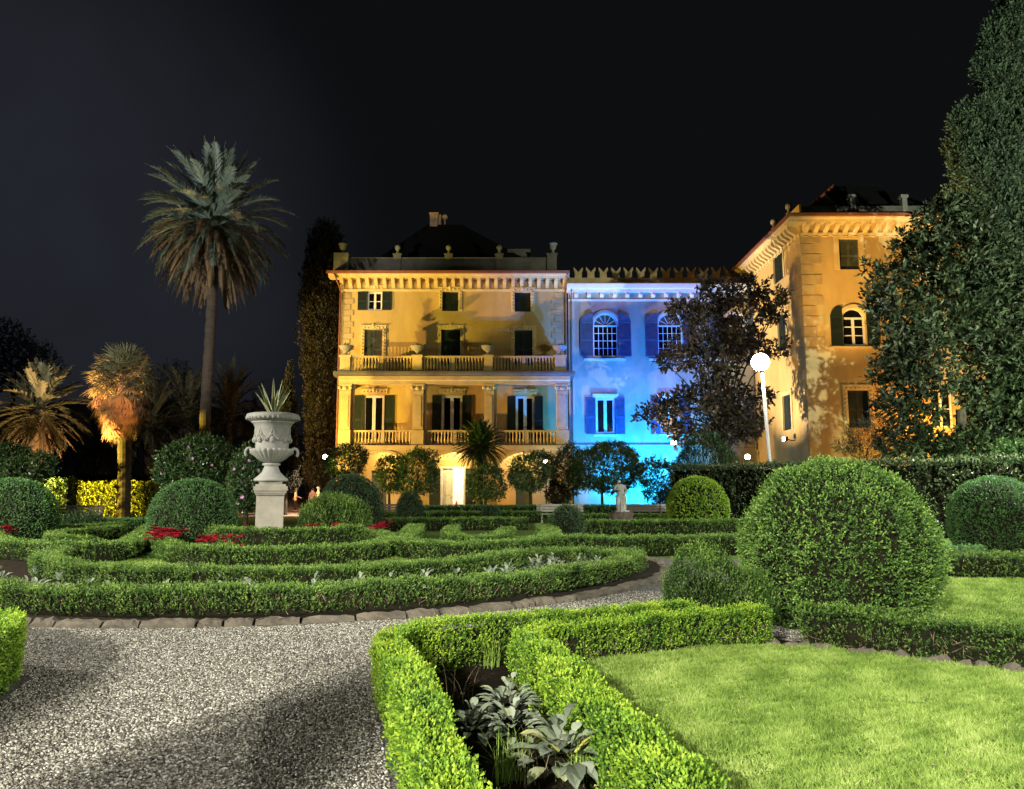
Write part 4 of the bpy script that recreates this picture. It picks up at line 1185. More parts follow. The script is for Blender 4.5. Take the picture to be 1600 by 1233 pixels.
mb = MB(TT); mb.add([(tR, 0, 0), (tR, -14, 0), (tR, -14, zT + 1), (tR, 0, zT + 1)], [(0, 1, 2, 3)]); mb.add([(XT, -14.8, 0), (tR, -14.8, 0), (tR, -14.8, zT + 1), (XT, -14.8, zT + 1)], [(0, 1, 2, 3)]); mb.build('rear_wall', M['ochre'], tower, True)
cz = zT + .45
prof = [(0, cz - .02), (.72, cz - .02), (.76, cz + .10), (.90, cz + .18), (.96, cz + .30), (.96, cz + .36), (0, cz + .36)]
mb = MB(TT); mb.profile(prof, XT - .96, tR); mb.profile([(0, zT - .3), (.07, zT - .3), (.1, zT - .1), (0, zT - .1)], XT, tR); mb.build('cornice', M['trim'], tower, True)
mb = MB(TS); mb.profile(prof, YT + .002, YF + 1.5); mb.profile([(.003, zT - .3), (.07, zT - .3), (.1, zT - .1), (.003, zT - .1)], YT + .1, YF); mb.build('side_cornice', M['trim'], tower, True)
bracket_run(tower, TT, [XT + .3 + .64 * i for i in range(17)], cz - .022, s=1.05)
bracket_run(tower, TS, [YT + .5 + .64 * i for i in range(15)], cz - .022, rot=R(-90), s=1.05)
mb = MB(TT); mb.profile([(.97, cz + .22), (1.08, cz + .26), (1.10, cz + .42), (.93, cz + .42)], XT - 1.1, tR); mb.build('gutter', M['gutter'], tower, True)
mb = MB(TS); mb.profile([(.97, cz + .22), (1.08, cz + .26), (1.10, cz + .42), (.93, cz + .42)], YT - .9, YF + 1.5); mb.build('side_gutter', M['gutter'], tower, True)
mb = MB(); mb.box(XT - .9, tR, YT - .9, YF + 4, cz + .37, cz + .43); mb.build('eaves', M['roof'], tower, True)
zq = cz + .43
mb = MB(); ph = 1.05
mb.box(XT + .25, tR, YT + .5, YT + .8, zq, zq + ph); mb.build('parapet', M['grey'], tower, True)
mb = MB(); mb.box(XT + .1, XT + .245, YT + .2, YF + 3, zq, zq + ph); mb.build('side_parapet', M['ochre'], tower, True)
for q in (2.2, 5.2): ball_finial(tower, lambda u, n, z: (XT + .17, YT + u, z), q, 0, zq + ph, 1.0)
for px in (1330, 1411):
    mb = MB(); u = at(px, 320, YT + .7).x; mb.box(u - .16, u + .16, YT + .45, YT + .82, zq + ph * .4, zq + ph + .55); mb.box(u - .25, u + .25, YT + .42, YT + .85, zq + ph + .55, zq + ph + .75); mb.build('chimney', M['stone'], tower, True)
mb = MB()
az = at(1302, 291, YT + 5).z; ax = at(1302, 291, YT + 5).x
rb = [(XT + .3, YT + .9, zq + .4), (tR, YT + .9, zq + .4), (tR, YF + 3, zq + .4), (XT + .3, YF + 3, zq + .4)]
mb.add(rb + [(ax, YT + 5, az), (tR - 4, YT + 5, az)], [(0, 1, 5, 4), (1, 2, 5), (2, 3, 4, 5), (3, 0, 4)])
rf = mb.build('roof', M['roof'], tower, True)
mb = MB(); mb.tube([(XT + .3, YT + .9, zq + .45), (ax, YT + 5, az + .05)], .1, 6); mb.build('ridge_tiles', plain('red_ridge_tile', (0.42, 0.10, 0.05), .8, .3, 5, .2, 10, .1), rf)
o = TW[0]; surround(tower, TT, o, .32, .05, False, True, False); m_ = (o[0] + o[1]) / 2
shutter(tower, TT, o[0], m_ - .01, o[2], o[4], -.2, 'shutter_grey'); shutter(tower, TT, m_ + .01, o[1], o[2], o[4], -.2, 'shutter_grey')
o = TW[1]
mb = MB(TT); band(mb, arch_pts(o[0] - .2, o[1] + .2, o[2], o[3], o[4] + .22)[2:], arch_pts(*o)[2:], 0, .1); mb.build('window_surround', M['trim'], tower, True)
mb = MB(TT); mb.box(o[0] - .9, o[1] + .9, 0, .12, o[2] - .16, o[2] - .06); mb.build('window_sill', M['trim'], tower, True)
window(tower, TT, o, -.15, 2, 3, fw=.11); sw = (o[1] - o[0]) * .52
shutter(tower, TT, o[0] - sw - .03, o[0] - .03, o[2] - .05, o[4] + .05, .11, 'shutter', 1); shutter(tower, TT, o[1] + .03, o[1] + sw + .03, o[2] - .05, o[4] + .05, .11, 'shutter', -1)
o = TW[2]; surround(tower, TT, o, .28, .06, False); m_ = (o[0] + o[1]) / 2
shutter(tower, TT, o[0], m_ - .01, o[2], o[4], -.2); shutter(tower, TT, m_ + .01, o[1], o[2], o[4], -.2)
for o in extra:
    window(tower, TT, o, -.15, 2, 2, fw=.1)
for i, o in enumerate(SW):
    surround(tower, TS, o, .22, .06, False, True, False); m_ = (o[0] + o[1]) / 2
    shutter(tower, TS, o[0], m_ - .01, o[2], o[4], -.12, 'shutter'); shutter(tower, TS, m_ + .01, o[1], o[2], o[4], -.12, 'shutter')
mb = MB(TT); z = .4; i = 0
while z < zT - .6:
    mb.box(XT - .045, XT + (1.25 if i % 2 else .75), 0.003, .05, z, z + .62); z += .68; i += 1
mb.build('quoins', M['quoin'], tower, True)
mb = MB(TS); z = .4; i = 0
while z < zT - .6:
    mb.box(YT, YT + (.75 if i % 2 else 1.25), 0.003, .045, z, z + .62); z += .68; i += 1
mb.build('side_quoins', M['quoin'], tower, True)
zz = at(1300, 692, YT).z
mb = MB(TT); mb.box(XT - .06, tR, .051, .12, zz - .08, zz + .08); mb.box(XT - .06, tR, .051, .09, 0, zz - .08); mb.build('plinth', M['ochre'], tower, True)
mb = MB(TS); mb.box(YT + .002, YF, .051, .12, zz - .08, zz + .08); mb.box(YT + .002, YF, .051, .09, 0, zz - .08); mb.build('side_plinth', M['ochre'], tower, True)
mb = MB(TS); mb.tube([(YF - .3, .95, cz + .2), (YF - .6, .3, cz - .7), (YF - .6, .12, cz - 1.3), (YF - .6, .12, 0)], .07); mb.build('downpipe', M['pipe'], tower, True)

# ------------------------------------------------------------------ foreground: the bed by the photographer
sheet('flower_bed_soil', [(-.95, 6.2), (-.5, 7.05), (.33, 7.47), (1.75, 8.13), (2.6, 8.3), (3.6, 8.0), (5, 6.6), (6, 5.5), (6, 1), (.4, 1), (.05, 2.4), (-.45, 4.35), (-.7, 5.2)], 0.05, M['soil'])
LAWN = [(.35, 6.6), (.75, 6.95), (1.2, 7.2), (1.9, 7.52), (2.5, 7.62), (3.0, 7.5), (3.6, 6.95), (4.2, 6.4), (5, 5.7), (6, 4), (6, 1), (.95, 1), (.85, 2.4), (.7, 3.6), (.55, 4.6), (.4, 5.6)]
sheet('lawn', LAWN, 0.12, M['turf'])
sheet('side_lawn', [(4.6, 8.2), (5.4, 7.6), (12, 6.6), (14, 13.3), (7.2, 13.5), (5.2, 10.6)], 0.10, M['turf'])

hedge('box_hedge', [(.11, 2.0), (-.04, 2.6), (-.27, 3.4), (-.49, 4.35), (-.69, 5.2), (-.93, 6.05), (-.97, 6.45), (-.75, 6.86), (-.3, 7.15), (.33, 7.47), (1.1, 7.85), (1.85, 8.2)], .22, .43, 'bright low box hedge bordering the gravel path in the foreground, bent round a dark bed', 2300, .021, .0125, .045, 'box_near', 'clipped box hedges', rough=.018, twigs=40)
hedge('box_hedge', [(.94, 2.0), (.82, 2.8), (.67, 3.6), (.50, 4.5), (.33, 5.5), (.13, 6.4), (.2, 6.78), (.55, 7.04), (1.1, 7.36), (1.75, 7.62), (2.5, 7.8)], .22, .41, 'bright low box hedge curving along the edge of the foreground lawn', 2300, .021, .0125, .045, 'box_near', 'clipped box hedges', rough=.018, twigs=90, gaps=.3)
hedge('box_hedge', [(-9, 8.2), (-6, 7.5), (-4.75, 7.05), (-4.36, 6.6), (-4.05, 5.8), (-3.95, 4.8)], .45, .50, 'bright rounded end of a box hedge cut by the left edge, beside the gravel', 2000, .021, .0125, .045, 'box_near', 'clipped box hedges', rough=.015)
hedge('box_hedge', [(2.95, 8.02), (3.3, 7.85), (3.9, 7.3), (4.5, 6.8), (5.4, 6.1)], .36, .40, 'low box hedge with bare lower twigs running in front of the biggest topiary dome', 1400, .024, .014, .05, 'box_mid', 'clipped box hedges', rough=.025, gaps=.4, twigs=60)

# grass blades of the near lawn
def in_poly(P, poly):
    x, y = P[:, 0], P[:, 1]; c = np.zeros(len(P), bool); n = len(poly)
    for i in range(n):
        (x0, y0), (x1, y1) = poly[i], poly[(i + 1) % n]
        cond = ((y0 > y) != (y1 > y)) & (x < (x1 - x0) * (y - y0) / (y1 - y0 + 1e-12) + x0)
        c ^= cond
    return c
def grass(name, poly, z, dens, h, w, bounds, fade=None):
    x0, x1, y0, y1 = bounds
    n = int((x1 - x0) * (y1 - y0) * dens)
    P = np.stack([x0 + (x1 - x0) * rng.random(n), y0 + (y1 - y0) * rng.random(n), np.full(n, z)], 1)
    P = P[in_poly(P, poly)]
    n = len(P)
    A = unit(np.array([[0, 0, 1.0]]) + 0.55 * rng.normal(size=(n, 3)) * np.array([[1, 1, .2]]))
    hh = h * (0.55 + 0.8 * rng.random(n)) * (1 + .35 * fnoise(P, .35, 4))
    S = unit(np.cross(A, rng.normal(size=(n, 3)))) * w
    bend = rng.normal(size=(n, 3)) * np.array([[1, 1, 0]]) * (h * .35)
    V = np.stack([P - S * .5, P + S * .5, P + A * hh[:, None] + bend], 1).reshape(-1, 3)
    t = np.clip(.45 + .22 * fnoise(P, .5, 2) + .16 * fnoise(P, .12, 8) + .2 * rng.normal(size=n), 0, 1)
    o = link(name, np_mesh(name, V, np.arange(3 * n).reshape(n, 3), t), M['grass'])
    return tag(o, kind='stuff')
grass('grass', LAWN, .118, 14000, .034, .0065, (.3, 5.6, 2.2, 7.7))
grass('grass', [(5.0, 8.3), (5.4, 7.6), (12, 6.6), (14, 13.3), (7.2, 13.4), (5.2, 10.6)], .098, 2600, .04, .012, (4.6, 12, 6.6, 13.4))
grass('grass', ring(BED_C, 4.6, 0, 360, 40)[:-1], .06, 1500, .05, .016, (-9.2, .3, 12.2, 21.6))

# loose gravel
def pebbles(name, poly, holes, dens, size, bounds):
    x0, x1, y0, y1 = bounds
    n = int((x1 - x0) * (y1 - y0) * dens)
    P = np.stack([x0 + (x1 - x0) * rng.random(n), y0 + (y1 - y0) * rng.random(n), np.full(n, .004)], 1)
    P = P[in_poly(P, poly)]
    for hp in holes: P = P[~in_poly(P, hp)]
    # thin out towards the far end
    P = P[rng.random(len(P)) < np.clip(1.35 - (P[:, 1] - 3) / 9, .35, 1)]
    n = len(P)
    b = np.array([[1, 0, 0], [0, 1, 0], [-1, 0, 0], [0, -1, 0], [0, 0, 1], [0, 0, -1]], float)
    s = size * (0.55 + 0.75 * rng.random((n, 1, 1))) * np.array([1, .75, .55]).reshape(1, 1, 3)
    V = b[None] * s * (0.75 + .5 * rng.random((n, 6, 1)))
    a = rng.random(n) * 6.283; tl = rng.normal(size=n) * .5
    ca, sa, ct, st = np.cos(a), np.sin(a), np.cos(tl), np.sin(tl)
    Rm = np.zeros((n, 3, 3)); Rm[:, 0, 0] = ca; Rm[:, 0, 1] = -sa * ct; Rm[:, 0, 2] = sa * st; Rm[:, 1, 0] = sa; Rm[:, 1, 1] = ca * ct; Rm[:, 1, 2] = -ca * st; Rm[:, 2, 1] = st; Rm[:, 2, 2] = ct
    V = np.einsum('nij,nkj->nki', Rm, V) + P[:, None, :] + np.array([0, 0, size * .3])
    f = np.array([[0, 1, 4], [1, 2, 4], [2, 3, 4], [3, 0, 4], [1, 0, 5], [2, 1, 5], [3, 2, 5], [0, 3, 5]])
    F = (np.arange(n)[:, None, None] * 6 + f[None]).reshape(-1, 3)
    t = np.repeat(np.clip(.48 + .27 * rng.normal(size=n), 0, 1), 8)
    o = link(name, np_mesh(name, V.reshape(-1, 3), F, t), M['pebble'])
    return tag(o, kind='stuff')
bedp = [(-1.1, 6.3), (-.8, 7.0), (.3, 7.6), (1.9, 8.3), (8, 8), (8, 0), (.1, 1.5), (-.2, 2.6), (-.64, 4.3), (-.84, 5.2)]
leftp = [(-9, 8.3), (-4.75, 7.25), (-4.1, 6.8), (-3.8, 5.8), (-3.7, 4), (-12, 4)]
pebbles('gravel', [(-8, 2.5), (1, 2.5), (4, 8), (4, 13), (-8, 13)], [bedp, leftp, ring(BED_C, BED_R + .4, 0, 360, 60)[:-1]], 4000, .0112, (-7, 3.6, 3.0, 12.5))

# leaves fallen along the kerb and under the hedges
n_ = 420
a_ = np.radians(rng.uniform(-150, -20, n_)); r_ = BED_R + .42 + np.abs(rng.normal(0, .12, n_))
P = np.stack([BED_C[0] + r_ * np.cos(a_), BED_C[1] + r_ * np.sin(a_), np.full(n_, .022)], 1)
P2 = np.stack([rng.uniform(-3.8, -.9, 90), rng.uniform(3.8, 9, 90), np.full(90, .022)], 1)
P3 = np.stack([rng.uniform(.9, 5, 70), rng.uniform(3.4, 7.2, 70), np.full(70, .152)], 1); P3 = P3[in_poly(P3, LAWN)]
P = np.concatenate([P, P2, P3]); n_ = len(P)
V, F = leaf_quads(P, np.array([[0, 0, .1]]) + rng.normal(size=(n_, 3)) * np.array([[1, 1, .25]]), np.array([[0, 0, 1.0]]) + .4 * rng.normal(size=(n_, 3)), rng.uniform(.015, .04, n_), rng.uniform(.008, .02, n_))
tag(link('fallen_leaves', np_mesh('fallen_leaves', V, F, rng.random(n_)), M['dry']), kind='stuff')
# pale stones edging the lawn under the hedge on the right
mb = MB(); 
for i in range(16):
    q = i / 15; p = Vector((2.55, 7.72, 0)).lerp(Vector((4.5, 6.28, 0)), q)
    mb.ball((p.x + random.gauss(0, .03), p.y + random.gauss(0, .03), .12), (random.uniform(.04, .13), random.uniform(.03, .06), random.uniform(.02, .06)), 7, 5)
mb.v = [(a_ + random.gauss(0, .008), b_ + random.gauss(0, .008), c_ + random.gauss(0, .008)) for a_, b_, c_ in mb.v]
tag(mb.build('lawn_edging', M['kerb']), kind='structure')

# broad silver leaved plants in the dark bed
def big_leaves(n, L0, W0, r, hz, yellow=0.0, lean=.6):
    ps = []
    for i in range(n):
        az = i * 2.4 + random.gauss(0, .3); q = random.random() ** .6
        pit = R(75) - q * R(70); d = np.array([math.cos(az) * math.cos(pit), math.sin(az) * math.cos(pit), math.sin(pit)])
        b = np.array([math.cos(az) * r * q * .7, math.sin(az) * r * q * .7, .02 + hz * (1 - q) * random.random()])
        s = np.array([-math.sin(az), math.cos(az), 0]); u = np.cross(d, s); u = u if u[2] > 0 else -u
        Ln = L0 * random.uniform(.65, 1.2); Wn = W0 * random.uniform(.7, 1.15)
        cols = [(0, .12), (.25, .75), (.5, 1.0), (.78, .72), (1.0, .06)]
        vs = []
        for (tq, wq) in cols:
            c = b + d * (Ln * tq) - np.array([0, 0, 1]) * Ln * .35 * tq * tq
            vs.append((c - s * Wn * .5 * wq + u * Wn * .16 * wq, c, c + s * Wn * .5 * wq + u * Wn * .16 * wq))
        V = []
        for j in range(4):
            (a0, c0, b0), (a1, c1, b1) = vs[j], vs[j + 1]
            V += [a0, c0, c1, a1, c0, b0, b1, c1]
        tn = 1.0 if random.random() < yellow else min(.8, max(0, .42 + random.gauss(0, .18)))
        ps.append((np.array(V), np.full(8, tn)))
    return ps
def leaf_plant(loc, label, n=26, L0=.11, W0=.045, r=.16, hz=.12, group='silver leaved plants in the beds', yellow=0.0, mat='sage'):
    ps = big_leaves(n, L0, W0, r, hz, yellow)
    V = np.concatenate([p[0] for p in ps]); T = np.concatenate([p[1] for p in ps])
    o = link('leafy_plant', np_mesh('leafy_plant', V, np.arange(len(V)).reshape(-1, 4), T), M[mat]); o.location = loc
    return tag(o, label, 'plant', group)
def g3(px, py, z): p = gd(px, py, z); return (p.x, p.y, .05 if z < .1 else .14)
leaf_plant(g3(795, 1085, .25), 'grey leaved plant at the dark far end of the foreground bed', 110, .10, .052, .26, .26)
leaf_plant(g3(738, 1128, .2), 'small silver leaved plant against the path-side hedge in the foreground bed', 50, .12, .068, .22, .2)
leaf_plant(g3(800, 1130, .2), 'sparse grey plant in the middle of the foreground bed', 44, .11, .06, .22, .18)
leaf_plant(g3(880, 1172, .2), 'broad leaved grey green plant with yellowing leaves in the foreground bed', 64, .15, .095, .27, .26, yellow=.13)
# grass tufts and dry stems in that bed
def tuft(loc, label, n, h, w, mat, lean=.5, cat='grass tuft'):
    ps = []
    for i in range(n):
        az = random.random() * 6.28; ln = random.random() * lean; s = np.array([-math.sin(az), math.cos(az), 0]) * w * .5
        b = np.array([random.gauss(0, .05), random.gauss(0, .05), 0]); hh = h * random.uniform(.5, 1.1); pr = None
        for j in range(4):
            q = (j + 1) / 4; c = b + np.array([math.cos(az) * ln * hh * q * q, math.sin(az) * ln * hh * q * q, hh * q * (1 - .3 * ln * q)])
            p0, ww0 = (b, 1.0) if j == 0 else pr
            ww = 1 - q * .9
            ps.append((np.array([p0 - s * ww0, p0 + s * ww0, c + s * ww, c - s * ww]), np.array([min(1, max(0, random.gauss(.5, .2)))])))
            pr = (c, ww)
    V = np.concatenate([p[0] for p in ps]); T = np.concatenate([p[1] for p in ps])
    o = link('grass_tuft', np_mesh('grass_tuft', V, np.arange(len(V)).reshape(-1, 4), T), M[mat]); o.location = loc
    return tag(o, label, cat)
tuft(g3(800, 1215, .06), 'long green grass tuft at the bottom edge of the foreground bed', 90, .3, .006, 'grass', .9)
tuft(g3(905, 1215, .06), 'grass tuft under the yellowing broad leaves by the lawn hedge', 60, .28, .006, 'grass', .9)
tuft(g3(770, 1040, .06), 'fine grass tuft against the hedge at the far corner of the dark bed', 60, .32, .006, 'grass', .5)
tuft(g3(715, 1090, .06), 'dry bare stems standing in the dark part of the foreground bed', 16, .3, .005, 'dry', 1.3, 'dry stems')
tuft(g3(820, 1225, .06), 'pale dry stalks among the grass in the foreground bed', 12, .35, .005, 'dry', 1.2, 'dry stems')

# ------------------------------------------------------------------ the round bed
C0 = BED_C
loop = ring(C0, 7.08, -168, -17, 26) + [(C0[0] + 6.95 * math.cos(R(-10)), C0[1] + 6.95 * math.sin(R(-10))), (C0[0] + 6.0 * math.cos(R(-7)), C0[1] + 6.0 * math.sin(R(-7))), (C0[0] + 5.0 * math.cos(R(-9)), C0[1] + 5.0 * math.sin(R(-9)))]
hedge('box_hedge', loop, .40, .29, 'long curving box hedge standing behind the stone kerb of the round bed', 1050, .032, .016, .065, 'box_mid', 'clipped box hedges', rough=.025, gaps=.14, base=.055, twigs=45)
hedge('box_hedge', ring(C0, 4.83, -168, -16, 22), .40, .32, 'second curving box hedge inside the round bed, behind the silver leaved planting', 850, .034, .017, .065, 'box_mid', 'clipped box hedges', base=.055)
oval = [(-7.5, 17.2), (-6.6, 16.1), (-5.3, 15.82), (-4.0, 16.1), (-3.05, 17.2), (-3.2, 20), (-4.6, 23.6), (-7.3, 24.6), (-9.6, 23.4), (-9.0, 20)]
hedge('box_hedge', oval, .46, .34, 'oval box hedge around the big urn and its red flowers', 520, .042, .022, .07, 'box_mid', 'clipped box hedges', closed=True, base=.06)
hedge('box_hedge', [(-7.2, 18.9), (-6.4, 18.3), (-5.2, 18.2), (-4.3, 18.7), (-3.9, 19.6)], .45, .60, 'short inner box hedge just in front of the urn pedestal', 480, .042, .022, .07, 'box_mid', 'clipped box hedges', base=.06)
hedge('box_hedge', [(-13.8, 27.5), (-14.3, 22), (-12.3, 18.6), (-10.6, 17.2), (-9.2, 16.55), (-8.55, 17.2), (-9.6, 20.2), (-11.6, 25)], .5, .37, 'wedge shaped box hedge bed at the left with a dark shaded end', 480, .042, .022, .07, 'box_mid', 'clipped box hedges', base=.06)
hedge('box_hedge', [(-12.6, 25), (-12.4, 21.5), (-11.2, 19.2), (-10.0, 18.6)], .4, .38, 'inner hedge row within the wedge shaped bed at the left', 420, .042, .022, .07, 'box_mid', 'clipped box hedges', base=.06)
hedge('box_hedge', [(-3.2, 26), (-2.75, 21), (-2.6, 18.4), (-1.3, 16.75), (-.25, 17.4), (.75, 19.0), (1.1, 22), (1.0, 25.5)], .5, .37, 'box hedge looping round the bed to the right of the urn', 480, .042, .022, .07, 'box_mid', 'clipped box hedges', base=.06)
hedge('box_hedge', [(-1.9, 25), (-1.7, 21.5), (-1.2, 19.4), (-.4, 20.2), (-.1, 24)], .4, .36, 'inner box hedge inside the bed right of the urn', 420, .042, .022, .07, 'box_mid', 'clipped box hedges', base=.06)
hedge('box_hedge', [(1.1, 19.2), (3.2, 19.3), (5.6, 19.6), (6.4, 20.2)], .8, .42, 'straight box hedge behind the round bed, left of the biggest dome', 380, .045, .024, .07, 'box_mid', 'clipped box hedges')
hedge('box_hedge', [(2.7, 27.6), (5.0, 28.0), (7.6, 28.6), (7.9, 30), (5, 31)], .9, .45, 'box hedge with a dark front in front of the stone statue', 260, .055, .03, .08, 'box_mid', 'clipped box hedges')
hedge('box_hedge', [(-7.5, 30.5), (-3.5, 31), (.6, 31.6)], .9, .42, 'box hedge row behind the urn beds, in front of the entrance', 230, .055, .03, .08, 'box_mid', 'clipped box hedges')
hedge('box_hedge', [(1.6, 33.5), (5.2, 34), (9.2, 34.6)], .8, .48, 'box hedge row between the statue and the white benches', 220, .055, .03, .08, 'box_mid', 'clipped box hedges')
hedge('box_hedge', [(-6.8, 36.5), (-2.6, 37.3), (1.4, 38)], .9, .5, 'far box hedge row in front of the camellia trees', 200, .06, .032, .08, 'box_mid', 'clipped box hedges')
hedge('box_hedge', [(-21, 29), (-16, 28.5), (-12, 28.8)], .9, .5, 'shaded box hedge row in front of the left bench', 220, .055, .03, .08, 'box_dark', 'clipped box hedges')
hedge('box_hedge', [(7.2, 14.1), (9.5, 13.9), (13, 13.6)], .5, .42, 'box hedge at the far side of the right lawn, under the edge dome', 500, .04, .021, .065, 'box_mid', 'clipped box hedges')
hedge('box_hedge', [(6.6, 17.2), (8.2, 16.2), (9.4, 15.6)], .6, .42, 'darker box hedge between the biggest dome and the right edge dome', 380, .045, .022, .07, 'box_dark', 'clipped box hedges')
hedge('box_hedge', [(-6.4, 43), (-2.5, 43.5), (5, 44.5), (9, 45)], 1.0, .65, 'low shaded hedge at the foot of the camellia trees before the arcade', 120, .08, .045, .1, 'box_dark', 'clipped box hedges')

# silver and pale planting between the two curving hedges
k = 0
spots = [(-.3, 'leaf')]
for i in range(34):
    a_ = -150 + 128 * i / 33 + random.gauss(0, 1)
    rr = random.uniform(5.5, 6.4)
    loc = (C0[0] + rr * math.cos(R(a_)), C0[1] + rr * math.sin(R(a_)), .055)
    leaf_plant(loc, 'silver leaved plant in the row between the two curving hedges', 30, .17, .07, .2, .36, 'silver leaved plants between the curving hedges')
for i in range(16):
    a_ = -24 + random.uniform(0, 14); rr = random.uniform(5.3, 6.6)
    leaf_plant((C0[0] + rr * math.cos(R(a_)), C0[1] + rr * math.sin(R(a_)), .055), 'pale leafy plant filling the right tip of the curving hedges', 30, .13, .05, .18, .26, 'pale plants at the tip of the curving hedges')
for i in range(26):
    a_ = random.uniform(2.6, 7.2); b_ = random.uniform(29.2, 32.4)
    leaf_plant((a_, b_, .02), 'pale leafy plant in the bed around the statue pedestal', 26, .2, .09, .26, .3, 'pale plants around the statue', mat='cover')

# red flowers
def flower_proto(n=10, petals=5, s=.055, h=.40):
    fol = big_leaves(26, .12, .07, .16, h * .6)
    V = np.concatenate([p[0] for p in fol]); T = np.concatenate([p[1] for p in fol])
    me1 = np_mesh('foliage', V, np.arange(len(V)).reshape(-1, 4), T); me1.materials.append(M['box_dark'])
    ps = []
    for i in range(n):
        c = np.array([random.gauss(0, .09), random.gauss(0, .09), h + random.gauss(0, .03)]); t0 = random.random()
        for j in range(petals * 2):
            az = j * 6.283 / petals + (.6 if j >= petals else 0); up = .25 if j < petals else .9
            d = np.array([[math.cos(az), math.sin(az), up]])
            V_, _ = leaf_quads(c[None], d, np.array([[-math.cos(az) * .3, -math.sin(az) * .3, 1]]), [s], [s * .95], .05, .1, .6)
            ps.append((V_, np.array([min(1, max(0, t0 + random.gauss(0, .15)))])))
    V = np.concatenate([p[0] for p in ps]); T = np.concatenate([p[1] for p in ps])
    me2 = np_mesh('blossoms', V, np.arange(len(V)).reshape(-1, 4), T); me2.materials.append(M['red'])
    return me1, me2
F1 = [flower_proto() for _ in range(3)]
def red_patch(pts, label, group):
    for i, (x, y) in enumerate(pts):
        m1, m2 = F1[i % 3]
        t = thing('red_flower', label, 'flower', (x, y, .07), random.random() * 6, group)
        s = random.uniform(.95, 1.3); t.scale = (s, s, s)
        for nm, me in (('foliage', m1), ('blossoms', m2)):
            o = bpy.data.objects.new(nm, me); COL.objects.link(o); o.parent = t
def spread_pts(px0, px1, py0, py1, n, z=.4):
    out = []
    for _ in range(n):
        p = gd(random.uniform(px0, px1), random.uniform(py0, py1), z); out.append((p.x, p.y))
    return out
red_patch(spread_pts(236, 284, 836, 850, 20), 'crimson flower in the dense patch at the front left of the urn', 'red flowers front left of the urn')
red_patch(spread_pts(318, 374, 851, 857, 7), 'crimson flower low behind the oval hedge, directly left of the pedestal', 'red flowers behind the oval hedge')
red_patch(spread_pts(478, 552, 822, 832, 24), 'crimson flower in the long patch right of the urn pedestal', 'red flowers right of the urn')
red_patch(spread_pts(585, 606, 826, 836, 7), 'dark red flower at the right tip of the oval bed', 'red flowers at the right tip of the oval bed')
red_patch(spread_pts(0, 12, 833, 840, 4), 'red flower at the left edge behind the wedge bed hedge', 'red flowers at the left edge')
red_patch(spread_pts(380, 400, 828, 836, 4), 'red flower close to the left side of the urn pedestal', 'red flowers close to the pedestal')

# ------------------------------------------------------------------ topiary domes
def dome(px, Y, wpx, ytop, label, mat='box_dark', dens=420, L=.035, W=.019, SL=.06, **kw):
    x = at(px, 790, Y).x; r = wpx / 2 * Y / FPX * .99
    return ball_shrub('topiary_dome', (x, Y, 0), r, zat(ytop, Y), label, dens, L, W, SL, mat, 'clipped topiary domes', **kw)
dome(1303, 9.5, 282, 724, 'biggest clipped dome, its left foot in deep shadow, beside the foreground lawn', 'box_dome', 900, .030, .017, .06, tuck=.74, rough=.045, tone0=-.06)
for x_, lb_ in ((-3.62, 'tall unseen cone added to shade the gravel, nearest the path'), (-4.95, 'tall unseen cone added to shade the gravel, further from the path')):
    ball_shrub('unseen_shadow_cone', (x_, -1.9, 0), .56, 3.5, lb_, 300, .035, .019, .06, 'box_mid', 'added shadow cones behind the photographer', tuck=.9)  # added out of view to cast the two shadows on the gravel
dome(1556, 19.6, 134, 746, 'dark green clipped dome cut by the right edge of the picture', 'box_dark', 520, .034, .018, .055)
dome(1090, 30, 92, 746, 'bright yellow green clipped dome lit from above, right of the white benches', 'box_near', 300, .05, .028, .07, tone0=.16)
dome(303, 22, 128, 750, 'dark clipped dome just left of the urn', 'box_dark', 480, .036, .019, .06)
dome(18, 22, 130, 749, 'dark clipped dome at the left edge below the camellia bush', 'box_dark', 480, .036, .019, .06)
dome(548, 28, 98, 743, 'round clipped dome behind the spiky bush, right of the urn', 'yew', 420, .036, .02, .055)
def ball(px, Y, wpx, ytop, label, egg=1.0):
    x = at(px, 800, Y).x; r = wpx / 2 * Y / FPX
    return ball_shrub('topiary_ball', (x, Y, 0), r, zat(ytop, Y), label, 420, .04, .022, .06, 'yew', 'small clipped balls', tuck=.72, egg=egg)
ball(886, 25, 52, 790, 'small dark clipped ball in front of the left white bench')
ball(768, 36, 29, 791, 'tiny dark clipped ball before the cycad palm')
ball(640, 34, 40, 770, 'pointed dark clipped ball beside the dark bench', .8)
# unclipped shoots
P_ = (at(524, 800, 24).x, 24, 0)
o = link('spiky_bush', crown_mesh('spiky_bush', [((0, 0, .55), (1.0, .9, .78)), ((-.45, 0, .3), (.6, .6, .5)), ((.5, 0, .3), (.6, .6, .5))], 420, 6, .2, .07, .024, 1.5, .4, .25, zmin=.03), M['box_mid']); o.location = P_
tag(o, 'loose spiky bush with upright shoots in front of a clipped dome, right of the urn', 'bush')
core = core_blobs(MB(), [((0, 0, .5), (.9, .8, .62))], .8); core.build('branches', M['twig'], o)
o = link('shaggy_box_bush', crown_mesh('shaggy_box_bush', [((-.12, 0, .42), (.42, .36, .46)), ((.28, -.1, .3), (.3, .3, .36)), ((-.1, .1, .2), (.45, .4, .24))], 1500, 7, .10, .026, .013, 1.6, .45, .25, zmin=.02, lump=.2, lscale=.3), M['box_mid']); o.location = (2.2, 8.5, .03)
tag(o, 'shaggy unclipped box bush with tall shoots at the left foot of the biggest dome', 'bush')
core_blobs(MB(), [((-.1, 0, .34), (.36, .3, .36)), ((.26, -.1, .22), (.25, .25, .26))], .85).build('branches', M['twig'], o)
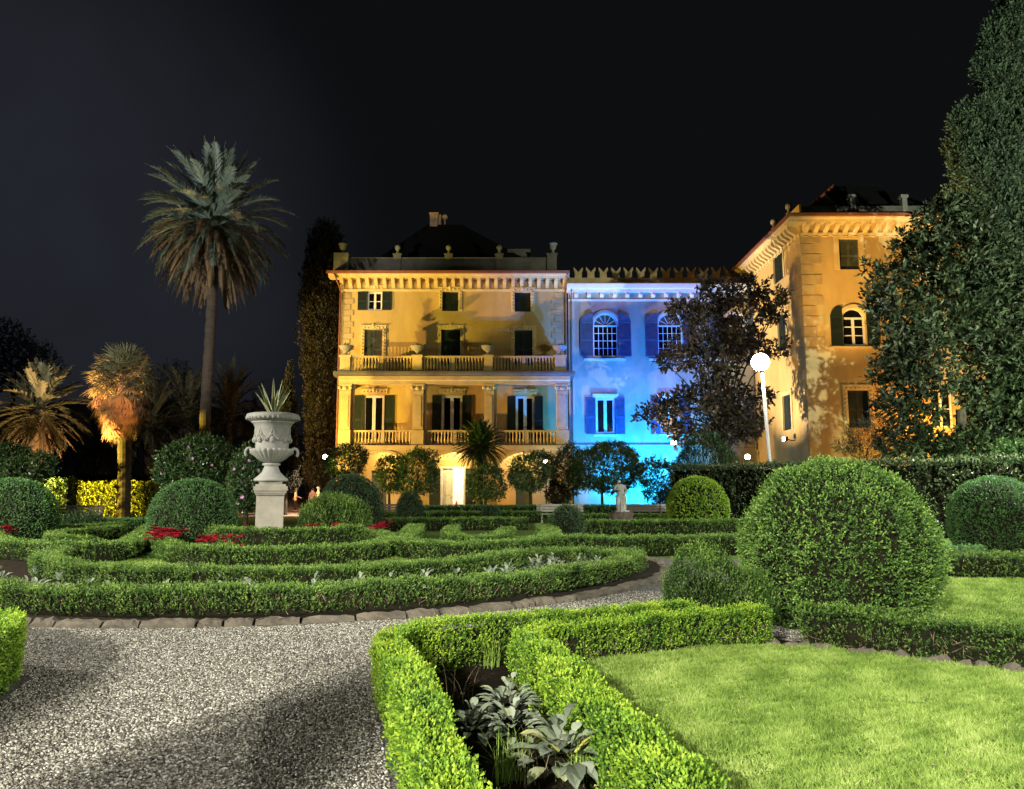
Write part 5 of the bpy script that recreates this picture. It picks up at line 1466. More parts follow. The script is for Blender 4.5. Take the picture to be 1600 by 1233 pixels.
o = link('low_shrub', crown_mesh('low_shrub', [((0, 0, .3), (.7, .5, .4)), ((.4, 0, .3), (.4, .4, .35))], 120, 5, .2, .09, .04, .9, .5, .5, zmin=.02), M['yew']); o.location = (at(128, 800, 27).x, 27, 0)
tag(o, 'small dark scraggly shrub in front of the left bench', 'shrub')

# ------------------------------------------------------------------ hedges further off
hedge('tall_hedge', [(7.4, 34.5), (9.0, 33), (11.5, 30.5), (14, 27.2), (17, 24.2), (24, 19)], 1.3, 2.55, 'tall clipped laurel hedge running behind the domes to the right edge', 95, .085, .045, .12, 'hedge_tall', rough=.06, inset=.12, gaps=.05)
hedge('yellow_lit_hedge', [(at(97, 780, 44).x, 44, 0), (at(170, 780, 44.2).x, 44.2, 0), (at(245, 780, 44.5).x, 44.5, 0)], 1.4, zat(757, 44), 'bright yellow floodlit hedge behind the fan palm', 90, .11, .07, .12, 'floodlit_hedge', rough=.06, inset=.15, gaps=.05)
hedge('back_hedge', [(at(70, 780, 56).x, 56, 0), (at(245, 780, 56).x, 56, 0)], 1.6, zat(745, 56), 'long brown topped dark hedge behind the floodlit hedge', 60, .11, .07, .12, 'cypress_brown', rough=.05, inset=.15, gaps=.05)
hedge('corner_hedge', [(at(80, 780, 40).x, 40, 0), (at(112, 780, 40).x, 40, 0)], 1.2, zat(752, 40), 'short dark hedge block behind the left bench', 80, .11, .06, .12, 'yew', rough=.05, inset=.15, gaps=.05)

# ------------------------------------------------------------------ the great urn
UX, UY = at(422, 780, 18.6).x, 18.6
mpp = UY / FPX
def uz(py): return zat(py, UY)
urn = thing('garden_urn', 'tall pale stone urn with scrolled handles and relief on a square pedestal', 'urn', (UX, UY, 0), R(17.6))
mb = MB(); w = 20.3 * mpp
zc0, zc1 = uz(773), uz(752)
mb.box(-w - .05, w + .05, -w - .05, w + .05, 0, .34); mb.box(-w, w, -w, w, .34, zc0 - .02)
mb.build('pedestal', M['stone'], urn)
mb = MB(); h = zc1 - zc0
for a_, b_, e_ in ((-.02, .12, .02), (.12, .3, .05), (.3, .62, .075), (.62, .78, .03), (.78, 1.0, -.05)):
    mb.box(-w - e_, w + e_, -w - e_, w + e_, zc0 + h * a_ + (.001 if a_ > 0 else 0), zc0 + h * b_)
mb.build('pedestal_cap', M['stone'], urn)
def prof(lst): return [(r_ * mpp, uz(py)) for r_, py in lst]
mb = MB(); mb.s = True
mb.lathe(prof([(25.5, 752), (25.5, 748.5), (20, 744), (14, 738), (11, 731), (10.5, 728), (13.5, 727), (13.5, 724.5), (9.5, 723.5)]), (0, 0, 0), 32)
mb.build('foot', M['marble'], urn)
mb = MB(); mb.s = True
mb.lathe(prof([(9, 724), (13, 722), (20, 717.5), (26, 711.5), (30, 706), (31.5, 703), (29, 701.5)]), (0, 0, 0), 144, lambda a_, z: 1 + .075 * abs(math.sin(a_ * 12)) ** .7)
mb.build('bowl', M['marble'], urn)
mb = MB(); mb.s = True
mb.lathe(prof([(24, 704), (25, 702), (25, 695), (25.5, 680), (27, 668), (30, 662), (33, 660)]), (0, 0, 0), 40)
zr = uz(684)
mb.s = False
# relief garland and wreath around the body
for k in range(8):
    a0 = math.pi / 4 * k
    for j in range(9):
        q = j / 8; a_ = a0 + math.pi / 4 * q; z = zr + .06 * math.cos(2 * math.pi * q) + random.gauss(0, .004)
        r_ = 25.6 * mpp; mb.ball((r_ * math.cos(a_), r_ * math.sin(a_), z), .034 + .018 * math.sin(math.pi * q), 6, 4)
    r_ = 25.4 * mpp
    for j in range(7):
        q = j / 6; z = zr + .08 + .14 * q; da = .11 * (1 - q)
        for sg in (-1, 1): mb.ball((r_ * 1.01 * math.cos(a0 - math.pi / 2 + sg * da), r_ * 1.01 * math.sin(a0 - math.pi / 2 + sg * da), z), .024, 6, 4)
    mb.ball((r_ * math.cos(a0 - math.pi / 2), r_ * math.sin(a0 - math.pi / 2), zr - .06), (.075, .06, .085), 8, 6)
mb.build('body', M['marble'], urn)
mb = MB(); mb.s = True
mb.lathe(prof([(30, 661), (36, 658), (40, 655), (40.5, 651), (39, 648), (34, 646.5), (31, 650), (30, 656)]), (0, 0, 0), 48)
mb.s = False
for k in range(36):
    a_ = 2 * math.pi * k / 36; mb.ball((39 * mpp * math.cos(a_), 39 * mpp * math.sin(a_), uz(654)), (.035, .035, .05), 6, 4)
mb.build('rim', M['marble'], urn)
for sg in (-1, 1):
    mb = MB(); pts = []
    for j in range(16):
        t_ = j / 15 * 4.6 - .9
        pts.append((sg * (30 * mpp + .055 + .085 * math.cos(t_)), 0, uz(711) + .05 + .11 * math.sin(t_)))
    mb.s = True; mb.tube(pts, [.035] * 14 + [.03, .02], 10); mb.s = False
    mb.ball((sg * 30 * mpp, 0, uz(706)), (.05, .06, .07), 8, 6)
    mb.build('handle', M['marble'], urn)
mb = MB(); mb.lathe([(.01, uz(653)), (30.5 * mpp, uz(653)), (30.5 * mpp, uz(652.8)), (.01, uz(652.7))], (0, 0, 0), 24); mb.build('soil', M['soil'], urn)
ag = thing('agave', 'variegated agave with cream edged pointed blades growing in the tall urn', 'plant', (UX, UY, uz(652)))
Vg, Vm = [], []
for i in range(15):
    az = i * 2.399 + .3; lean = R(6 + 34 * ((i * 7 % 15) / 15)); Ln = random.uniform(.7, 1.0)
    d = np.array([math.cos(az) * math.sin(lean), math.sin(az) * math.sin(lean), math.cos(lean)]); s = np.array([-math.sin(az), math.cos(az), 0])
    prv = None
    for j in range(6):
        q = j / 5; c = d * Ln * q + np.array([math.cos(az), math.sin(az), 0]) * (.03 + .08 * q * q); wv = .05 * (1 - q) ** .7 * (.7 + .6 * min(1, q * 4))
        cur = (c - s * wv, c - s * wv * .55, c + s * wv * .55, c + s * wv)
        if prv is not None:
            Vm += [prv[0], prv[1], cur[1], cur[0], prv[2], prv[3], cur[3], cur[2]]; Vg += [prv[1], prv[2], cur[2], cur[1]]
        prv = cur
for nm, V, m in (('blades', Vg, 'agave'), ('blade_margins', Vm, 'agave_edge')):
    V = np.array(V); quads_obj(nm, [(V, np.clip(rng.normal(.5, .2, len(V) // 4), 0, 1))], M[m], ag)
ag.rotation_euler = (0, 0, .4)

# ------------------------------------------------------------------ benches
def bench_proto(name, label, mat, L=2.3):
    t = thing(name, label, 'bench', (0, 0, 0), 0, 'slatted garden benches')
    mb = MB()
    for i in range(4): mb.box(-L / 2, L / 2, -.42 + i * .115, -.42 + i * .115 + .095, .42, .46)
    mb.build('seat', M[mat], t)
    mb = MB()
    for i in range(3):
        z = .54 + i * .13; y = .07 + i * .025
        mb.box(-L / 2, L / 2, y, y + .035, z, z + .105)
    mb.build('backrest', M[mat], t)
    for x in (-L / 2 + .25, L / 2 - .25):
        mb = MB(); mb.box(x - .04, x + .04, -.40, -.33, 0, .418); mb.box(x - .04, x + .04, .0, .065, 0, .92); mb.box(x - .04, x + .04, -.33, .0, .34, .418)
        mb.build('leg', M[mat], t)
    return t
b0 = bench_proto('garden_bench', 'pale slatted bench left of the statue, behind the small dark ball', 'wood')
b0.location = (at(875, 790, 38).x, 38, 0)
b1 = copy_tree(b0); b1.location = (at(1006, 790, 38).x, 38.2, 0); b1['label'] = 'pale slatted bench right of the statue, beside the bright dome'
b2 = bench_proto('garden_bench', 'dark slatted bench in front of the arcade, half hidden by the pointed ball', 'wood_dark'); b2.location = (at(612, 790, 38.6).x, 38.6, 0)
b3 = bench_proto('garden_bench', 'grey brown slatted bench under the fan palm at the left', 'wood_dark', 2.5); b3.location = (at(116, 795, 35).x, 35, 0); b3.rotation_euler = (0, 0, R(4))

# ------------------------------------------------------------------ figures
def skin_obj(name, verts, edges, radii, mat, parent=None, sub=1):
    me = bpy.data.meshes.new(name); me.from_pydata(verts, edges, [])
    o = bpy.data.objects.new(name, me); COL.objects.link(o)
    if parent is not None: o.parent = parent
    o.modifiers.new('skin', 'SKIN')
    sv = me.skin_vertices[0].data
    for i, r_ in enumerate(radii): sv[i].radius = r_ if isinstance(r_, tuple) else (r_, r_); sv[i].use_root = (i == 0)
    sb = o.modifiers.new('sub', 'SUBSURF'); sb.levels = sub; sb.render_levels = sub
    me.materials.append(M[mat])
    return o
def person(label, loc, rz, arms, step=.12, shirt='shirt_white', trousers='trousers', hair='hair', dress=False, H=1.72):
    t = thing('person', label, 'person', loc, rz)
    k = H / 1.72
    def S(v): return tuple(x * k for x in v)
    # pelvis, spine, neck, head, legs, arms (x right, y forward = -y)
    v = [(0, 0, .92), (0, .01, 1.15), (0, 0, 1.38), (0, -.01, 1.48), (0, -.015, 1.56), (0, -.02, 1.64)]
    e = [(0, 1), (1, 2), (2, 3), (3, 4), (4, 5)]; r_ = [(.145, .10), (.13, .09), (.15, .10), (.05, .055), (.075, .09), (.065, .08)]
    legs = {}
    for sg in (-1, 1):
        f = step * sg
        b = len(v)
        v += [(sg * .09, 0, .86), (sg * .10, -f * .6, .48), (sg * .10, f * .2 if f < 0 else -f * .2 + .05, .09), (sg * .11, -.12 - f * .3, .035)]
        v[b + 2] = (sg * .10, -f, .09); v[b + 3] = (sg * .12, -f - .14, .035)
        e += [(0, b), (b, b + 1), (b + 1, b + 2), (b + 2, b + 3)]; r_ += [.082, .056, .04, (.042, .03)]
        legs[sg] = b
    armi = {}
    for sg in (-1, 1):
        el, ha = arms[0 if sg < 0 else 1]
        b = len(v)
        v += [(sg * .17, 0, 1.38), el, ha]
        e += [(2, b), (b, b + 1), (b + 1, b + 2)]; r_ += [.058, .04, .028]
        d = (Vector(ha) - Vector(el)).normalized(); s_ = d.cross(Vector((0, 1, .2))).normalized(); p = Vector(ha) + d * .07
        v.append(tuple(p)); e.append((b + 2, b + 3)); r_.append((.036, .018))
        for f_ in range(4):
            o_ = s_ * ((f_ - 1.5) * .019); ln = (.062, .075, .07, .055)[f_]
            q = len(v); v += [tuple(p + d * .03 + o_), tuple(p + d * (.03 + ln) + o_ + Vector((0, -.012, 0)))]
            e += [(b + 3, q), (q, q + 1)]; r_ += [.009, .008]
        q = len(v); v += [tuple(Vector(ha) + d * .03 + s_ * .035), tuple(Vector(ha) + d * .08 + s_ * .055)]; e += [(b + 2, q), (q, q + 1)]; r_ += [.011, .009]
        armi[sg] = b
    v = [S(x) for x in v]
    skin_obj('body', v, e, [tuple(k * y for y in (x if isinstance(x, tuple) else (x, x))) for x in r_], 'skin', t)
    # face
    mb = MB(); hz = 1.60 * k
    mb.ball((0, -.115 * k, hz - .01), (.013, .02, .022), 6, 4)
    for sg in (-1, 1): mb.ball((sg * .085 * k, .0, hz - .01), (.012, .025, .035), 6, 4)
    mb.build('ears_and_nose', M['skin'], t)
    mb = MB()
    for sg in (-1, 1): mb.ball((sg * .032 * k, -.098 * k, hz + .02), (.012, .008, .008), 6, 4)
    mb.box(-.025, .025, -.1 * k, -.092 * k, hz - .065, hz - .055); mb.build('eyes_and_mouth', M['hair'], t)
    mb = MB(); mb.s = True; mb.ball((0, .02 * k, 1.655 * k), (.088 * k, .1 * k, .088 * k), 12, 8); mb.build('hair', M[hair], t)
    # clothes: grown over the same joints
    g = 1.16
    sv = [v[0], v[1], v[2], (v[3][0], v[3][1], v[3][2] - .03)]; se = [(0, 1), (1, 2), (2, 3)]; sr = [(.155, .115), (.145, .105), (.165, .115), (.06, .06)]
    for sg in (-1, 1):
        b = len(sv); a_, c_ = Vector(v[armi[sg]]), Vector(v[armi[sg] + 1])
        sv += [tuple(a_), tuple(a_.lerp(c_, .8))]; se += [(2, b), (b, b + 1)]; sr += [.068, .058]
    if dress:
        b = len(sv); sv += [(0, 0, .6 * k), (0, 0, .42 * k)]; se += [(0, b), (b, b + 1)]; sr += [(.21, .17), (.24, .2)]
    skin_obj('dress' if dress else 'shirt', sv, se, [tuple(k * y for y in (x if isinstance(x, tuple) else (x, x))) for x in sr], shirt, t)
    sv = [(0, 0, .95 * k), (0, 0, .88 * k)]; se = [(0, 1)]; sr = [(.15, .112), (.155, .115)]
    for sg in (-1, 1):
        b = len(sv); i = legs[sg]; sv += [v[i], v[i + 1], (v[i + 2][0], v[i + 2][1], v[i + 2][2] + .02)]
        se += [(1, b), (b, b + 1), (b + 1, b + 2)]; sr += [.096, .072, .058]
    if not dress: skin_obj('trousers', sv, se, [tuple(k * y for y in (x if isinstance(x, tuple) else (x, x))) for x in sr], trousers, t)
    for sg in (-1, 1):
        i = legs[sg]; mb = MB(); mb.s = True; q = v[i + 2]; mb.ball((q[0], q[1] - .07, .045), (.05, .135, .05), 10, 6); mb.build('shoe', M['black'], t)
    return t
down = lambda s, f=0: ((s * .24, .03 + f, 1.12), (s * .25, -.08 + f, .88))
def pp(px, Y): return (at(px, 780, Y).x, Y, .004)
person('person in a white shirt and dark trousers standing on the pavement left of the villa', pp(462, 56), R(100), [((-.24, -.06, 1.13), (-.2, -.26, 1.05)), ((.26, .06, 1.13), (.3, .16, .95))], .04, hair='hair_grey', H=1.75)
person('person in a salmon shirt and dark trousers seen from behind beside the path', pp(488, 56.5), R(190), [down(-1), down(1)], .08, 'shirt_pink')
person('person in long pale yellow clothing walking beside the salmon shirt', pp(497, 55.6), R(120), [down(-1), down(1)], .16, 'dress', dress=True, hair='hair_grey', H=1.82)
person('person with dark hair in front of the left arch, mostly behind the bushes', pp(597, 51), R(90), [down(-1), down(1)], .05, 'shirt_pink', H=1.66)

# statue on its stump
SX, SY = at(970, 790, 30).x, 30
st = thing('garden_statue', 'weathered white stone statue of a draped standing figure on a rough stump', 'statue', (SX, SY, 0))
zs0 = zat(800, SY); zs1 = zat(746, SY); k = (zs1 - zs0)
mb = MB(); mb.s = True
mb.lathe([(.52, 0), (.48, .15), (.43, .4), (.46, zs0 - .05), (.40, zs0)], (0, 0, 0), 20, lambda a_, z: 1 + .07 * math.sin(5 * a_ + z * 4) + .05 * math.sin(11 * a_ - z * 9))
mb.build('stump', M['stump'], st)
vv = [(0, 0, .45), (.01, .0, .60), (-.01, -.01, .72), (-.03, -.02, .80), (-.05, -.04, .86), (-.055, -.04, .93),
      (-.07, 0, .42), (-.10, -.07, .22), (-.07, -.02, .03), (.08, 0, .42), (.10, .0, .2), (.08, .03, .03),
      (-.13, -.01, .75), (-.20, -.10, .62), (-.10, -.20, .66), (.12, 0, .74), (.16, .02, .58), (.08, -.1, .48)]
ee = [(0, 1), (1, 2), (2, 3), (3, 4), (4, 5), (0, 6), (6, 7), (7, 8), (0, 9), (9, 10), (10, 11), (2, 12), (12, 13), (13, 14), (2, 15), (15, 16), (16, 17)]
rr_ = [(.12, .1), (.10, .08), (.12, .08), .04, (.055, .065), (.05, .055), .085, .065, .05, .085, .07, .05, .05, .036, .028, .05, .036, .028]
def sk(p): return (p[0] * k, p[1] * k, zs0 + p[2] * k)
skin_obj('figure', [sk(p) for p in vv], ee, [tuple(k * y for y in (x if isinstance(x, tuple) else (x, x))) for x in rr_], 'marble', st, 2)
mb = MB(); mb.s = True
mb.lathe([(.20, 0), (.20, .03), (.10, .05), (.12, .2), (.11, .34), (.12, .44), (.05, .52)], (0, 0, 0), 40, lambda a_, z: 1 + .10 * math.sin(9 * a_ + z * 6))
mb.v = [sk((p[0] + .05, p[1] + .03, p[2])) for p in mb.v]
mb.build('drapery', M['marble'], st)

# ------------------------------------------------------------------ lamps
LX, LY = at(1207, 740, 35).x, 35.0
lp = thing('street_lamp', 'tall white lamp post with a glaring round globe in front of the tower', 'street lamp', (LX, LY, 0))
gz = at(1188, 566, LY); top = Vector((gz.x - LX, 0, gz.z))
mb = MB(); mb.s = True
q = top * .94; q.x = top.x * .8
mb.tube([(0, 0, 0), (0, 0, .9), (q.x * .12, 0, 1.0), tuple(q)], [.13, .13, .09, .075], 14); mb.build('pole', M['metal'], lp)
mb = MB(); mb.s = True; mb.tube([tuple(q), tuple(q + Vector((-.03, 0, .12)))], [.11, .16], 14); mb.build('collar', M['metal'], lp)
mb = MB(); mb.s = True; mb.ball(tuple(top), .40, 20, 14); mb.build('globe', M['globe'], lp)
LG = MB(); LG.s = True; LG.ball((0, 0, 0), .15, 16, 12); LG = LG.mesh('globe'); LG.materials.append(M['lantern'])
def globe_lamp(px, py, Y, label, kind):
    p = at(px, py, Y)
    t = thing('garden_lamp', label, 'lamp', (p.x, p.y, p.z if kind == 'wall' else 0))
    g = bpy.data.objects.new('globe', LG); COL.objects.link(g); g.parent = t
    mb = MB()
    if kind == 'post':
        g.location = (0, 0, p.z); mb.tube([(0, 0, 0), (0, 0, p.z - .18)], .05, 8); mb.tube([(0, 0, p.z - .3), (0, 0, p.z - .17)], [.05, .12], 10); mb.build('pole', M['black'], t)
    elif kind == 'crook':
        g.location = (0, 0, p.z)
        mb.tube([(.5, 0, 0), (.5, 0, p.z + .2), (.42, 0, p.z + .5), (.22, 0, p.z + .62), (.04, 0, p.z + .5), (0, 0, p.z + .18)], .04, 8); mb.build('pole', M['black'], t)
        lamp('lantern_light', 'SPOT', (p.x, p.y, p.z - .24), 2600, (1.0, 0.80, 0.60), (p.x - .9, p.y + 1.6, 0), 136, 0.3, .1)
    else:
        mb.tube([(0, 0, .18), (0, .1, .35), (0, 1.2, .35)], .03, 8); mb.build('bracket', M['black'], t)
    return t
globe_lamp(508, 714, 50, 'glowing lantern hanging from a crook post beside the dark cypress', 'crook')
globe_lamp(853, 721, 55.0, 'glowing globe lamp under the right arch of the arcade', 'post')
globe_lamp(1168, 714, 44.5, 'warm glowing globe lamp behind the tall hedge, left of the white lamp post', 'post')
def flood(px, py, Y, label, rz):
    p = at(px, py, Y); t = thing('floodlight', label, 'floodlight', p, rz, 'wall floodlights')
    mb = MB(); mb.box(-.22, .22, -.1, .12, -.14, .14); mb.tube([(0, .12, 0), (0, .4, -.1), (0, .62, -.1)], .035, 6); mb.build('housing', M['black'], t)
    mb = MB(); mb.box(-.2, .2, -.115, -.102, -.12, .12); mb.build('lens', M['floodglass'], t)
    return t
flood(1052, 692, 57.6, 'small white floodlight on the blue wall beside the magnolia', 0)
p = atx(1226, 686, XT - .7); t = flood(1226, 686, p.y, 'white floodlight on the tower side wall by the lamp post', R(-90)); t.location = (XT - .66, p.y, p.z)

# ------------------------------------------------------------------ palms at the left
tp = date_palm('very tall date palm with a huge round crown and orange lit dry fronds', (at(315, 785, 44).x, 44, 0), zat(352, 44), .31, 5.1, 100, 95, 'palm', 'palm_old', nl=52, leaflet=.72, trunk_top_r=.28, lw=.085, old_pitch=(8, 70), old_len=(.80, 1.0), droop0=.22, droop1=1.15, old_droop=1.2)
lpalm = date_palm('short date palm with tan floodlit fronds at the left edge', (at(52, 785, 44).x, 44, 0), zat(640, 44), .42, 3.1, 62, 34, 'palm_tan', 'palm_old', nl=30, leaflet=.58, lw=.10, droop0=.2, droop1=.7)
# fan palm
fp = thing('fan_palm', 'shaggy fan palm lit yellow on its left side, in front of the floodlit hedge', 'palm tree', (at(193, 795, 41).x, 41, 0))
H = zat(592, 41)
mb = MB(); n = 30
mb.tube([(-.40 * (i / n) ** 1.5, 0, -.05 + (H + .05) * i / n) for i in range(n + 1)], [(.52 if i == 0 else .42 if i == 1 else .34 + (.012 if i % 2 else -.012)) for i in range(n + 1)], 14)
mb.build('trunk', M['palmbark'], fp)
c0 = (-.40, 0, H)
ps = [fan_leaf(i * 2.39996, R(86) - R(95) * (i / 110) ** .9 + random.gauss(0, .06), (c0[0], c0[1], c0[2] - .5 * i / 110), random.uniform(1.0, 1.3), random.uniform(.8, 1.05), 18, .25 + .3 * i / 110) for i in range(110)]
quads_obj('crown', ps, M['palm_tan'], fp)
ps = [fan_leaf(i * 2.39996, R(-20) - R(52) * (i / 130) + random.gauss(0, .08), (c0[0], c0[1], c0[2] - .4 - 1.1 * i / 130), random.uniform(1.0, 1.3), random.uniform(.75, 1.05), 16, .9) for i in range(130)]
quads_obj('dry_skirt', ps, M['palm_old'], fp)
# darker palms behind
for px, py, Y, sp, lb in ((228, 668, 62, 4.6, 'dim low palm with arching fronds behind the fan palm'), (285, 655, 66, 5.6, 'dim palm with arching fronds behind the tall palm trunk'), (352, 650, 64, 5.2, 'dim palm with drooping fronds right of the tall palm trunk'), (150, 700, 64, 4.4, 'dim low palm between the left palm and the fan palm'), (398, 690, 70, 4.6, 'dim palm behind the urn')):
    date_palm(lb, (at(px, 785, Y).x, Y, 0), zat(py, Y), .35, sp, 64, 0, 'palm_tan', 'palm_old', 'dim palms in the background', 26, .6, lw=.10, droop0=.5, droop1=1.0)

# ------------------------------------------------------------------ cypresses
def cyp(label, px, Y, ytop, ybase, wpx, mat, dens, L, W, SL, shape, lumps=0, seed=0, name='cypress'):
    x = at(px, 760, Y).x; z1 = zat(ytop, Y); z0 = max(0.3, zat(ybase, Y)); r = wpx / 2 * Y / FPX
    bl = []
    n = 9
    for i in range(n):
        q = (i + .5) / n
        rr = r * shape(q)
        bl.append(((x, Y, z0 + (z1 - z0) * q), (rr, rr, (z1 - z0) / n * 1.0)))
    g = np.random.default_rng(seed)
    for i in range(lumps):
        q = g.uniform(.03, .97); a_ = g.uniform(0, 6.28); rr = r * shape(q)
        bl.append(((x + rr * .72 * math.cos(a_), Y + rr * .72 * math.sin(a_), z0 + (z1 - z0) * q), (r * .30, r * .30, r * g.uniform(.45, .8))))
    t = thing(name, label, 'tree', (x, Y, 0))
    lb = [((c[0] - x, c[1] - Y, c[2]), q) for c, q in bl]
    mb = MB(); mb.tube([(0, 0, -.05), (0, 0, z0 * .5), (0, 0, z1 * .8)], [r * .22, r * .18, .05], 10); mb.build('trunk', M['bark'], t)
    link('crown', crown_mesh('crown', lb, dens, 5, SL, L, W, 1.2, .5, .35, .14, 1.0, None, .3, seed, .5, 1.2), M[mat], t)
    core_blobs(MB(), lb, .8).build('inner_branches', M['twig'], t)
    return t
cyp('tall dark cypress standing at the left corner of the villa', 497, 61, 371, 775, 70, 'cypress_brown', 24, .22, .09, .35, lambda q: .45 + .2 * q if q < .35 else min(1, .52 + (q - .35) * 2.2) if q < .8 else 1 - (q - .8) * 1.6, 60, 1)
cyp('slim pointed cypress behind the urn', 446, 50, 574, 765, 42, 'cypress_brown', 60, .14, .06, .2, lambda q: max(.06, (1 - q) ** .7) if q > .25 else .88, 14, 2)
CY = 44.0
cb = [(1570, 60, 34), (1600, 20, 40), (1548, 110, 28), (1590, 120, 50), (1560, 160, 34), (1520, 195, 34), (1560, 215, 46), (1600, 210, 50), (1505, 240, 26), (1540, 260, 46), (1590, 280, 50), (1520, 300, 34), (1560, 320, 44), (1610, 350, 50), (1535, 360, 36), (1575, 390, 44), (1550, 420, 40), (1600, 440, 50), (1535, 450, 30), (1560, 480, 40), (1600, 510, 46), (1550, 520, 34), (1650, 100, 60), (1650, 250, 60), (1650, 400, 60), (1640, -20, 50), (1690, 200, 70), (1690, 380, 70)]
lb_ = []
cx_ = at(1640, 760, CY).x
gg = np.random.default_rng(3)
for px, py, rp in cb:
    r_ = rp * CY / FPX; p_ = at(px, py, CY + gg.uniform(-1, 1)); lb_.append(((p_.x - cx_, p_.y - CY, p_.z), (r_ * .85, r_ * .85, r_ * 1.15)))
    for k_ in range(5):
        a_ = gg.uniform(0, 6.28); c_ = gg.uniform(-.9, .9); lb_.append(((p_.x - cx_ + r_ * .92 * math.cos(a_), p_.y - CY - abs(r_ * .92 * math.sin(a_)), p_.z + r_ * c_), (r_ * .36, r_ * .36, r_ * .6)))
tc_ = thing('cypress', 'huge lumpy cypress cut by the right edge of the picture', 'tree', (cx_, CY, 0))
mb = MB(); mb.tube([(0, 0, -.05), (0, 0, 7), (.1, 0, 18), (0, 0, 27)], [.7, .6, .4, .05], 12); mb.build('trunk', M['bark'], tc_)
link('crown', crown_mesh('crown', lb_, 30, 5, .32, .19, .09, 1.0, .7, .3, .16, 1.0, None, .25, 3, .45, .8), M['cypress'], tc_)
core_blobs(MB(), lb_[::6], .7).build('inner_branches', M['twig'], tc_)
# dark clipped conifer left of the lamp
x_, Y_ = at(1100, 760, 40).x, 40
tree('conifer_bush', 'dark dense evergreen bush below the magnolia, left of the warm globe', (x_, Y_, 0), (x_, Y_, .6), .14, [((at(1105, 700, Y_).x, Y_, 3.2), (1.2, 1.1, 1.2)), ((at(1080, 715, Y_).x, Y_, 2.4), (.9, .9, 1.5)), ((at(1125, 720, Y_).x, Y_, 2.3), (.9, .9, 1.4)), ((at(1100, 740, Y_).x, Y_, 1.5), (1.3, 1.1, 1.3))], None, 'yew', 'bush', dens=90, k=5, SL=.18, L=.12, W=.045, up=1.3, out=.4, rnd=.3)

# ------------------------------------------------------------------ magnolias
def pxblobs(lst, Y, depth=1.0, seed=0):
    g = np.random.default_rng(seed); out = []
    for px, py, rp in lst:
        r = rp * Y / FPX; dy = g.uniform(-1, 1) * depth
        p = at(px, py, Y + dy); out.append(((p.x, p.y, p.z), (r, r * .9, r * .85)))
    return out
A = [(1128, 470, 34), (1172, 460, 32), (1085, 494, 28), (1205, 490, 26), (1135, 520, 38), (1058, 482, 16), (1072, 548, 32), (1118, 575, 38), (1172, 540, 30), (1040, 566, 14), (1085, 628, 34), (1040, 638, 26), (1014, 652, 18), (1135, 628, 38), (1060, 676, 22), (1120, 676, 36), (1165, 664, 30), (1215, 545, 14), (1100, 440, 12), (1222, 462, 12), (1190, 620, 16)]
Y_ = 48.0; x_ = at(1130, 760, Y_).x
tree('magnolia_tree', 'open dark magnolia with glossy leaves in front of the blue wing', (x_, Y_, 0), (x_, Y_, zat(650, Y_)), .26, pxblobs(A, Y_, 1.2, 1), 'big magnolias', 'magnolia', dens=12, k=6, SL=.32, L=.31, W=.14, up=.3, out=.6, rnd=.9, lump=.25, lscale=1.3, inner=.8, holes=.5, hscale=1.3, cull=.6)
B = [(1470, 350, 44), (1500, 335, 30), (1432, 390, 40), (1520, 400, 60), (1460, 430, 56), (1395, 440, 34), (1375, 470, 26), (1410, 500, 46), (1500, 480, 66), (1560, 520, 70), (1400, 560, 34), (1440, 556, 46), (1542, 590, 50), (1420, 600, 40), (1392, 640, 24), (1436, 645, 34), (1536, 655, 36), (1446, 692, 28), (1522, 692, 30), (1484, 700, 22), (1466, 596, 22), (1518, 622, 18), (1505, 600, 18), (1580, 640, 60), (1410, 690, 34), (1450, 712, 28), (1505, 716, 30), (1560, 705, 46), (1600, 580, 60), (1610, 480, 50), (1570, 440, 50), (1620, 640, 50), (1540, 350, 26), (1360, 420, 14), (1365, 590, 12), (1600, 700, 40)]
Y_ = 35.0; x_ = at(1510, 760, Y_).x
tree('magnolia_tree', 'massive dark magnolia covering the right of the tower, orange light glinting through', (x_, Y_, 0), (x_, Y_, zat(640, Y_)), .30, pxblobs(B, Y_, 1.3, 2), 'big magnolias', 'magnolia_lit', limbs=False, dens=18, k=6, SL=.28, L=.26, W=.11, up=.3, out=.6, rnd=.9, lump=.2, lscale=1.2, inner=.7, holes=.42, hscale=1.3, cull=.6)
# the lamp that lights the wall behind the big magnolia
p_ = at(1484, 672, 45.6); lamp('wall_lamp_light', 'POINT', p_, 1500, (1.0, 0.45, 0.08))
Y_ = 42.0; x_ = at(1352, 760, Y_).x
tree('olive_shrub', 'small grey green olive like shrub under the tower window', (x_, Y_, 0), (x_, Y_, zat(720, Y_)), .10, pxblobs([(1340, 680, 22), (1370, 672, 26), (1355, 700, 28), (1390, 695, 20), (1320, 700, 16)], Y_, .5, 4), None, 'olive', 'shrub', dens=80, k=5, SL=.2, L=.09, W=.03, up=.9, out=.5, rnd=.5, inner=.6, holes=.3)

